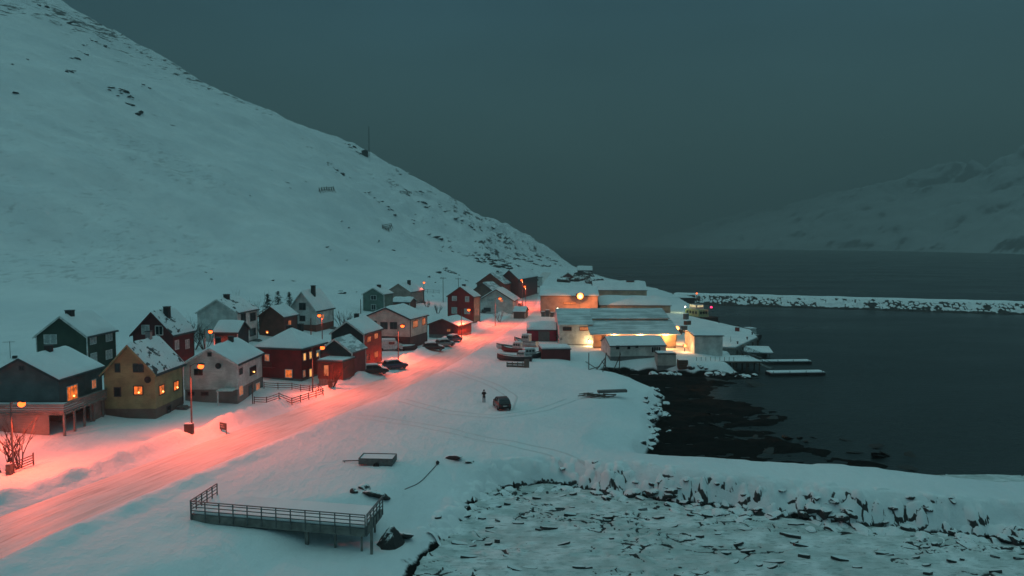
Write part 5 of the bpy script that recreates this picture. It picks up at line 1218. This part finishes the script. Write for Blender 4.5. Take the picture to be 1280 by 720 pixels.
MB().box(-.22, .22, -.22, .22, -.4, 1.0).build('post_body', 'weathered_board', r_, bevel=.02); MB().box(-.2, .2, -.2, .2, 1.003, 1.15).build('snow_cap', 'snow', r_, bevel=.04)
q = ground(2, 532); r_ = empty('wooden_crate', (q.x, q.y, q.z), 0, 'pale crate on a leg at the left edge below the veranda', 'crate')
MB().box(-.7, .5, -.4, .4, 1.2, 2.2).build('crate_box', 'grey_board', r_, bevel=.03); MB().box(-.1, .1, -.1, .1, -.3, 1.199).build('leg', 'timber_pole', r_)
for i, (px, py, h, n, lb) in enumerate([(231, 436, 5.0, 9, 'leftmost leafless bush between the burgundy and the pale two storey house'), (243, 437, 5.5, 10, 'middle leafless bush between the burgundy and the pale two storey house'), (256, 437, 5.2, 9, 'rightmost leafless bush between the burgundy and the pale two storey house'),
        (314, 412, 5.5, 8, 'leafless bush behind the roof of the pale two storey house'), (326, 414, 5.0, 8, 'leafless bush between the pale two storey house and the spruce'), (428, 412, 4.6, 12, 'broad leafless bush right of the tall white house'), (437, 414, 4.0, 10, 'lower leafless bush above the cream house roof'),
        (416, 483, 3.4, 8, 'reddish leafless shrub at the road corner behind the wheeled bin'), (547, 392, 3.2, 9, 'leafless bush left of the tall bright red house'), (534, 384, 2.6, 8, 'leafless bush below the hillside street lamp'), (625, 402, 3.6, 5, 'thin leafless sapling before the white garage house'), (702, 430, 2.4, 7, 'leafless scrub at the right side of the crimson hut')]):
    Yb = {314: 150, 326: 152}.get(px); qb = ground(px, py) if Yb is None else Vector((P3(px, 400, Yb).x, Yb, hz1(P3(px, 400, Yb).x, Yb)))
    bare_shrub('bare_bush', lb, qb, h * (1.5 if Yb else 1), n, .55, 20 + i, 'leafless bushes between the houses', .06, 2)
def spruce(label, q, h, w, seed):
    rnd = random.Random(seed); r_ = empty('spruce_tree', q, 0, label, 'tree', 'dark spruces behind the rust brown house')
    MB().tube([(0, 0, -.5), (0, 0, h * .95)], [.2, .03], 7).build('trunk', 'bark', r_); mb = MB()
    for i in range(900):
        k = rnd.random() ** 1.4; z_ = h * (.08 + .9 * k); R_ = w * (1 - k) ** .85 * (.75 + .35 * math.sin(k * 38 + seed)) + .1; a_ = rnd.uniform(0, 6.283); f_ = rnd.uniform(.3, 1.05)
        c_ = Vector((math.cos(a_) * R_ * f_, math.sin(a_) * R_ * f_, z_ - R_ * f_ * .25)); L_ = rnd.uniform(.25, .6); t_ = Vector((math.cos(a_), math.sin(a_), -.25)) * L_; s_ = Vector((-math.sin(a_), math.cos(a_), 0)) * L_ * .35
        mb.add([c_ - t_ * .5, c_ + s_, c_ + t_, c_ - s_], [(0, 1, 2, 3)])
    mb.build('crown', 'needle_green', r_, fix=False)
def gat(px, Y): x_ = P3(px, 400, Y).x; return Vector((x_, Y, hz1(x_, Y)))
q = gat(348, 163); spruce('pointed dark spruce standing behind the small rust brown house', q, P3(348, 363, 163).z - q.z, 3.2, 1)
spruce('lower spreading dark spruce left of the pointed one', gat(335, 161), 7.6, 3.0, 2); spruce('lower spreading dark spruce right of the pointed one', gat(362, 165), 8.2, 2.8, 3)

# ------------------------------------------------------------------ rocks
def rockmesh(seed, mat, flat=.6, amp=.5, sub=3):
    bm = bmesh.new(); bmesh.ops.create_icosphere(bm, subdivisions=sub, radius=1)
    rnd = random.Random(seed); dirs = [Vector((rnd.gauss(0, 1), rnd.gauss(0, 1), rnd.gauss(0, 1))).normalized() for _ in range(11)]; offs = [rnd.uniform(.55, .95) for _ in dirs]
    for v in bm.verts:
        q_ = v.co.copy()
        for d_, o_ in zip(dirs, offs):     # chop flat faces off the ball
            k = q_.dot(d_)
            if k > o_: q_ -= d_ * (k - o_)
        q_ *= 1 + amp * .12 * math.sin(q_.x * 5 + seed) * math.cos(q_.y * 6 - seed)
        v.co = Vector((q_.x, q_.y, q_.z * flat))
    me = bpy.data.meshes.new('rock'); bm.to_mesh(me); bm.free(); me.materials.append(MATS[mat]); return me
rock_mat('bank_rock', .40); SR = [rockmesh(i, 'bank_rock', .65) for i in range(6)]; BR = [rockmesh(20 + i, 'bare_rock', .6) for i in range(4)]; LR_ = [rockmesh(40 + i, 'ledge_rock', .55) for i in range(5)]
def rock(name, me, x, y, z, s, label, cat, group, rnd, st=(1, 1, 1)):
    o = bpy.data.objects.new(name, me); COL.objects.link(o); o.location = (x, y, z); o.scale = (s * st[0], s * st[1], s * st[2])
    o.rotation_euler = (rnd.uniform(-.4, .4), rnd.uniform(-.4, .4), rnd.uniform(0, 6.28)); return tag(o, label, cat, group)
rock_mat('crag_rock', .80); DR = [rockmesh(80 + i, 'crag_rock', .75) for i in range(4)]
rnd = random.Random(11)
# near flank of the causeway
NS = [(150, 24), (80, 46), (42.5, 58.8), (31, 62.5), (19.2, 66.5), (11, 70.5), (3.3, 73.5), (-3.5, 70.5), (-4.2, 63), (-6.8, 57.5)]
seg = []
for a_, b_ in zip(NS, NS[1:]): seg.append((a_, b_, math.hypot(b_[0] - a_[0], b_[1] - a_[1])))
def on_ns(t_):
    for a_, b_, l in seg:
        if t_ <= l: k = t_ / l; return a_[0] + (b_[0] - a_[0]) * k, a_[1] + (b_[1] - a_[1]) * k, (b_[0] - a_[0]) / l, (b_[1] - a_[1]) / l
        t_ -= l
    return (*b_, 0, 1)
tot = sum(s_[2] for s_ in seg); cnt = 0
while cnt < 250:
    t_ = rnd.uniform(95, tot); x_, y_, dx, dy = on_ns(t_); off = rnd.gauss(1.0, .85)       # outward positive
    left = t_ > tot - 22
    if (left and rnd.random() < .55) or (x_ < 12 and rnd.random() < .4): continue
    nx, ny = dy, -dx
    if ny > 0 and not left: nx, ny = -nx, -ny
    if left: nx, ny = (1, 0) if abs(dy) > .5 else (0, -1)
    X_, Y_ = x_ + nx * off, y_ + ny * off; z_ = hz1(X_, Y_); s_ = rnd.uniform(.26, .74) * (1.15 if off > .3 else .7)
    if not (-12 < X_ < 62): continue
    rock('shore_boulder', rnd.choice(SR), X_, Y_, max(z_, -.1) + s_ * .05, s_, 'dark boulder under a snow cap among the boulders along the frozen near shore', 'boulder', 'boulders along the frozen near shore', rnd, (rnd.uniform(.9, 1.5), 1, rnd.uniform(.7, 1.1))); cnt += 1
# inlet edge
EI = [(14.5, 136.5), (15.5, 131), (19, 127.5), (21, 122), (23.3, 113), (20.5, 105), (20.5, 101), (18.3, 95), (17.3, 88), (15.2, 82.5)]
for i in range(42):
    k = rnd.uniform(3.2, len(EI) - 1.001); j = int(k); f_ = k - j; x_ = EI[j][0] * (1 - f_) + EI[j + 1][0] * f_ + rnd.gauss(.3, .8); y_ = EI[j][1] * (1 - f_) + EI[j + 1][1] * f_
    s_ = rnd.uniform(.3, .8); rock('inlet_boulder', rnd.choice(SR), x_, y_, hz1(x_, y_) + s_ * .1, s_, 'snow capped boulder on the steep bank of the black inlet', 'boulder', 'boulders on the bank of the black inlet', rnd)
for i in range(36):
    x_ = rnd.uniform(26, 46); y_ = 134.5 + rnd.gauss(0, .9) - (x_ > 42) * 1; s_ = rnd.uniform(.35, .9)
    rock('harbour_boulder', rnd.choice(SR), x_, y_, max(.0, hz1(x_, y_)) + s_ * .1, s_, 'snow capped boulder on the shore below the low white cabin building', 'boulder', 'boulders on the shore below the low white cabin building', rnd)
plain('kelp_rock', (.010, .011, .009), .7)
KR = [rockmesh(60 + i, 'kelp_rock', .5) for i in range(3)]
# kelp covered skerries in the inlet
for i, (px, py, s_, lb) in enumerate([(936, 471, 1.3, 'leftmost low black rock off the harbour shore'), (950, 482, 1.6, 'low black rock off the tip of the harbour shore'), (905, 478, 1.8, 'broad low black rock under the harbour shore')]):
    x_, y_ = G(px, py, .1); rock('skerry', KR[i % 3], x_, y_, -.05, s_, lb, 'rock', 'low black rocks off the harbour shore', rnd, (2.4, 1, .35))
for i in range(46):
    k = rnd.random(); x_ = rnd.uniform(22, 47); y_ = np.interp(x_, [22, 36, 47], [104, 92, 78]) + rnd.gauss(0, 9)
    if hz1(x_, y_) > .25: continue
    s_ = rnd.uniform(.25, .9); rock('tide_rock', KR[i % 3], x_, y_, -.02, s_, 'low black weed covered rock in the shallow water of the inlet', 'rock', 'weed covered rocks in the inlet shallows', rnd, (2.2, 1, .5))
# round the terrace
q = ground(484, 688); cr = random.Random(3)
tag(MB().loft([[(rr0 * (1 + .14 * math.sin(3 * a + zz) + cr.uniform(-.08, .08)) * math.cos(a) + ox0, rr0 * .9 * (1 + cr.uniform(-.1, .1)) * math.sin(a), zz) for a in [2 * math.pi * k / 12 for k in range(12)]] for rr0, zz, ox0 in ((1.15, -.4, 0), (1.05, .1, 0), (.8, .6, .05), (.5, 1.15, .1), (.15, 1.55, .12))]).build('cone_rock', 'ledge_rock'), 'large bare cone shaped rock beside the last terrace post', 'rock').location = (q.x + .1, q.y + .9, q.z)
for i, (px, py, s_, st_, lb) in enumerate([(500, 671, .9, (1.8, .8, .6), 'long dark rock right of the cone shaped rock'), (470, 620, .9, (1.5, 1, .7), 'widest dark rock behind the right end of the terrace'), (455, 611, .6, (1.2, 1, .7), 'middle dark rock behind the right end of the terrace'), (443, 616, .4, (1, 1, .9), 'smallest dark rock behind the right end of the terrace'),
        (567, 574, .7, (1.6, 1, .6), 'snowy rock hump right of the end of the long thin pipe'), (587, 579, .4, (1.3, 1, .6), 'small stone right of the snowy rock hump'), (703, 588, .45, (1.4, 1, .7), 'lone dark stone on the snow above the near shore boulders'), (548, 649, .4, (.9, 1, 1), 'lone upright stone above the boulders of the near left shore')]):
    q = ground(px, py); rock('dark_rock', (BR if i < 4 or i > 5 else SR)[i % 4], q.x, q.y, q.z + .1, s_, lb, 'rock', None, rnd, st_)
# outcrops on the hill, where the photograph shows the clearest ones
HP = [(60, 8, 5), (52, 3, 4), (86, 27, 5), (110, 58, 3.5), (94, 72, 3), (83, 85, 3), (142, 108, 3.5), (157, 119, 3.5), (174, 144, 3), (179, 107, 2.5), (104, 66, 2.5), (116, 50, 3), (134, 58, 3), (147, 115, 2.5), (164, 128, 2.5), (17, 82, 2), (25, 116, 2), (37, 75, 2),
      (423, 214, 4), (413, 205, 3), (433, 220, 3), (446, 188, 4), (440, 183, 4), (434, 180, 3), (472, 250, 3.2), (481, 254, 3), (460, 241, 3), (489, 262, 3), (508, 242, 2.4), (485, 203, 2.5), (497, 213, 3), (511, 216, 3), (526, 238, 3), (536, 240, 3), (526, 252, 3), (534, 257, 3.4), (551, 259, 3), (556, 266, 3), (576, 276, 5), (588, 283, 4), (598, 286, 3), (614, 289, 5), (622, 292, 4), (538, 293, 4), (545, 298, 3.4), (556, 297, 3.5), (563, 311, 3), (549, 312, 2.5), (516, 276, 2.5), (359, 231, 2), (355, 226, 2), (432, 280, 2.2), (425, 276, 2.2), (407, 309, 2.6), (471, 302, 2), (487, 310, 2), (427, 321, 1.8), (334, 349, 1.8), (363, 350, 1.6), (428, 364, 3), (432, 366, 2), (380, 224, 1.6), (339, 212, 1.6), (311, 243, 1.6), (151, 313, 1.6), (98, 326, 1.6), (259, 339, 1.6), (262, 348, 1.6),
      (480, 342, 1.5), (540, 352, 2), (533, 345, 2.2), (548, 346, 2.2), (555, 337, 3.2), (551, 341, 3.2), (566, 340, 2.6), (572, 343, 2.2), (583, 350, 1.8), (546, 371, 1.6), (590, 318, 3), (598, 322, 4), (606, 327, 5), (612, 330, 6), (620, 328, 5), (628, 332, 5), (634, 328, 4), (640, 334, 4), (646, 331, 4), (600, 317, 4), (610, 320, 5), (618, 324, 5), (652, 324, 4), (662, 326, 4), (670, 330, 4), (676, 325, 3.5), (684, 322, 4), (690, 325, 5), (695, 330, 5), (682, 332, 4), (660, 336, 3), (655, 342, 3), (672, 320, 4), (640, 322, 3.4)]
for i, (px, py, s_) in enumerate(HP):
    q = ground(px, py + 1)
    if q.y > 900: q = ground(px - 3, py + 4)
    for j in range(3):
        a_, b_ = rnd.uniform(-1, 1) * s_ * .9, rnd.uniform(-1, 1) * s_ * 1.4; x_, y_ = q.x + a_, q.y + b_; ss = s_ * rnd.uniform(.28, .55)
        if j and s_ < 2.3: continue
        rock('hill_outcrop', (DR if px > 525 and py > 312 else LR_)[(i + j) % 4], x_, y_, hz1(x_, y_) - ss * .05, ss, 'dark rock outcrop poking through the snow of the mountainside', 'outcrop', 'dark rock outcrops on the mountainside', rnd, (rnd.uniform(.8, 1.2), rnd.uniform(1.2, 2.2), .7))
# headland rocks behind the brightest lamp
for i in range(34):
    LR_ = DR + DR[:1]
    px = rnd.uniform(704, 752); py = np.interp(px, [704, 730, 752], [352, 344, 358]) + rnd.uniform(-2, 7); x_, y_ = G(px, py, 3.5)
    x_ = x_; s_ = rnd.uniform(1.2, 3.4); rock('headland_rock', LR_[i % 5], x_, y_, max(hz1(x_, y_), .5) + s_ * .3, s_, 'dark rock on the headland behind the brightest lamp', 'rock', 'rocks on the headland behind the brightest lamp', rnd, (1.3, 1, .9))

# ------------------------------------------------------------------ drift ice in the near cove
m, t, p = newmat('shore_ice'); MATS['shore_ice'] = m
at = N(t, 'ShaderNodeAttribute'); at.attribute_name = 'gap'; sa = t.nodes.new('ShaderNodeSeparateColor'); t.links.new(at.outputs['Color'], sa.inputs[0])
g = t.nodes.new('ShaderNodeNewGeometry')
ic = mixc(t, rampv(t, noisen(t, g.outputs['Position'], .5, 5), .35, .65), (.50, .55, .54), (.76, .79, .79))
mpi = t.nodes.new('ShaderNodeMapping'); mpi.inputs['Scale'].default_value = (.9, 2.6, 1); t.links.new(g.outputs['Position'], mpi.inputs[0])
ic = mixc(t, rampv(t, noisen(t, mpi.outputs[0], 1.1, 9, .72), .50, .66, 0, .75), ic, (.20, .25, .245))
ic = mixc(t, mathn(t, 'MULTIPLY', sa.outputs[1], .38), ic, (.32, .38, .36))
t.links.new(mixc(t, rampv(t, sa.outputs[0], .35, .6), ic, (.010, .013, .012)), p.inputs['Base Color']); p.inputs['Roughness'].default_value = .6
bump(t, p, noisen(t, g.outputs['Position'], 3, 5), .05)
IX, IY = np.meshgrid(np.arange(-24, 75, .13), np.arange(36, 76, .11), indexing='ij')
wx = IX + fbm(IX / 3, IY / 3, 3, 400) * 2.4; wy = IY + fbm(IX / 3 + 9, IY / 3, 3, 410) * 1.8
d1, d2, ri, pxx, pyy = cells(wx, wy, 2.6, 420, .55)
e1_, e2_, ri2, qx, qy = cells(wx, wy, 1.05, 430, .5)
patch = fbm(IX / 9, IY / 6, 3, 440) + .5; patch2 = fbm(IX / 3.5, IY / 2.2, 3, 445) + .5
nearrock = sstep(9, 1, np.abs(sdist(IX, IY, SHORE))) * (IX > 2)
w1 = .10 * sstep(.52, .70, patch2 + nearrock * .06) * (.4 + patch); w2 = .16 * sstep(.56, .74, patch + nearrock * .10) * (ri2 > .45)
crack = np.maximum(1 - sstep(w1 * .3, w1 + .02, d2 - d1), (1 - sstep(w2 * .3, w2 + .02, e2_ - e1_)) * (patch > .5))
crack = np.where(w1 < .02, 0, crack)
IZ = .12 + ri * .10 + ((pxx * (ri - .5) + pyy * (ri2 - .3)) * .35 + (ri2 > .7) * .08) * sstep(.4, .6, patch2) - crack * .10 + fbm(IX / 5, IY / 2, 3, 450) * .25
grey = sstep(.50, .66, fbm(IX / 7, IY / 1.6, 4, 460) + .5)
o = gridmesh('shore_ice', IX, IY, IZ, 'shore_ice', {'gap': np.stack([crack, grey, grey], -1)}, 'structure')
# slabs of ice pushed up on edge
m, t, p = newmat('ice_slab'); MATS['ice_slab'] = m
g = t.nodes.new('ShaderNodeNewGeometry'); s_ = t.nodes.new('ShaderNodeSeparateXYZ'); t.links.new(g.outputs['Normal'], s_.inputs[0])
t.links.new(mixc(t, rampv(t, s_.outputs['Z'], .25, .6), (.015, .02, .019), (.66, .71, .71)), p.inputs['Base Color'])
slabs = []
for k in range(5):
    n = 7; poly = [(math.cos(2 * math.pi * i / n + rnd.uniform(-.3, .3)) * rnd.uniform(.7, 1.2), math.sin(2 * math.pi * i / n) * rnd.uniform(.5, .9)) for i in range(n)]
    mo = MB().prism(poly, 0, .22, 'z').build('ice_slab', 'ice_slab'); slabs.append(mo.data); bpy.data.objects.remove(mo)
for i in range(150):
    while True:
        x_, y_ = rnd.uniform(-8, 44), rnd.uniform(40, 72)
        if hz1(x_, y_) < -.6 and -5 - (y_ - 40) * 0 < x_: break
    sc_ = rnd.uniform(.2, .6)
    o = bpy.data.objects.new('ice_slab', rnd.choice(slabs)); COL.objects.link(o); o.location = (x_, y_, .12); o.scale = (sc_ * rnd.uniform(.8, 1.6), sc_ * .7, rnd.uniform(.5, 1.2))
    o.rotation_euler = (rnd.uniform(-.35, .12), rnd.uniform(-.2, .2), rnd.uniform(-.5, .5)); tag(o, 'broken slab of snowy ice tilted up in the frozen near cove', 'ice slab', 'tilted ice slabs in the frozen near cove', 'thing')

# ------------------------------------------------------------------ the rest of the boulder bank, heaped under snow
ts_ = np.arange(70, tot, .16); vs_ = np.arange(-3.0, 3.6, .13)
cen_ = np.array([on_ns(t_) for t_ in ts_])
k_ = np.hanning(41); k_ /= k_.sum()
cx_ = np.convolve(np.pad(cen_[:, 0], 20, 'edge'), k_, 'valid'); cy_ = np.convolve(np.pad(cen_[:, 1], 20, 'edge'), k_, 'valid')
tx_ = np.gradient(cx_); ty_ = np.gradient(cy_); tl_ = np.hypot(tx_, ty_); ox_, oy_ = -ty_ / tl_, tx_ / tl_      # path runs leftwards: this normal points to the cove
TI, VI = np.meshgrid(np.arange(len(ts_)), vs_, indexing='ij')
HX = cx_[TI] + ox_[TI] * VI; HY = cy_[TI] + oy_[TI] * VI
hb0 = height(HX, HY); hb0 = np.maximum(hb0, -.3)
d1, d2, ri, pxx, pyy = cells(HX + fbm(HX / 2, HY / 2, 2, 500), HY + fbm(HX / 2, HY / 2, 2, 505), 1.0, 510, .9)
band = sstep(-3.0, -1.6, VI) * sstep(3.6, 2.7, VI); dn = fbm(TI * .16 / 6, VI / 5, 3, 520) + .5
dens_ = sstep(-2.6, .9, VI) * (.25 + .9 * dn) * (.35 + .65 * sstep(4, 17, HX))
dome = np.clip(1 - (d1 / .75) ** 2, 0, 1) * (.15 + .45 * ri)
HZb = hb0 + band * (dome * (.25 + .75 * sstep(-1.6, .3, VI)) + (ri - .5) * .22) - .06 * (1 - band) - .1
ed = 1 - sstep(.05, .30, d2 - d1)
lowside = sstep(.05, .45, -pyy) * (ri > .45)
gap_ = np.clip((ed * 1.1 + lowside * .55) * dens_ * band, 0, 1.3)
gap_ = gap_ * sstep(-6.5, -3, HX + 0 * HY)
gap_ = np.where((HZb < .46) & (band > .3) & (HX > -1), np.maximum(gap_, (dn > .36) * .9), gap_)
HZb = HZb - ed * band * dens_ * .16
o = gridmesh('boulder_bank', HX, HY, HZb, 'boulder_heap', {'gap': np.stack([gap_] * 3, -1)}, 'stuff')
tag(o, 'heaped boulders under snow with dark gaps along the frozen near shore', 'boulders')
# ------------------------------------------------------------------ air
m = bpy.data.materials.new('dusk_haze'); m.use_nodes = True; t = m.node_tree; t.nodes.clear()
pv = t.nodes.new('ShaderNodeVolumePrincipled'); pv.inputs['Color'].default_value = (.54, .58, .57, 1); pv.inputs['Density'].default_value = .00062
pv.inputs['Anisotropy'].default_value = 0.0
ou = t.nodes.new('ShaderNodeOutputMaterial'); t.links.new(pv.outputs[0], ou.inputs['Volume']); MATS['dusk_haze'] = m
hb = MB().box(-8200, 8200, -1100, 8300, -6, 430).build('haze', 'dusk_haze'); hb['kind'] = 'stuff'
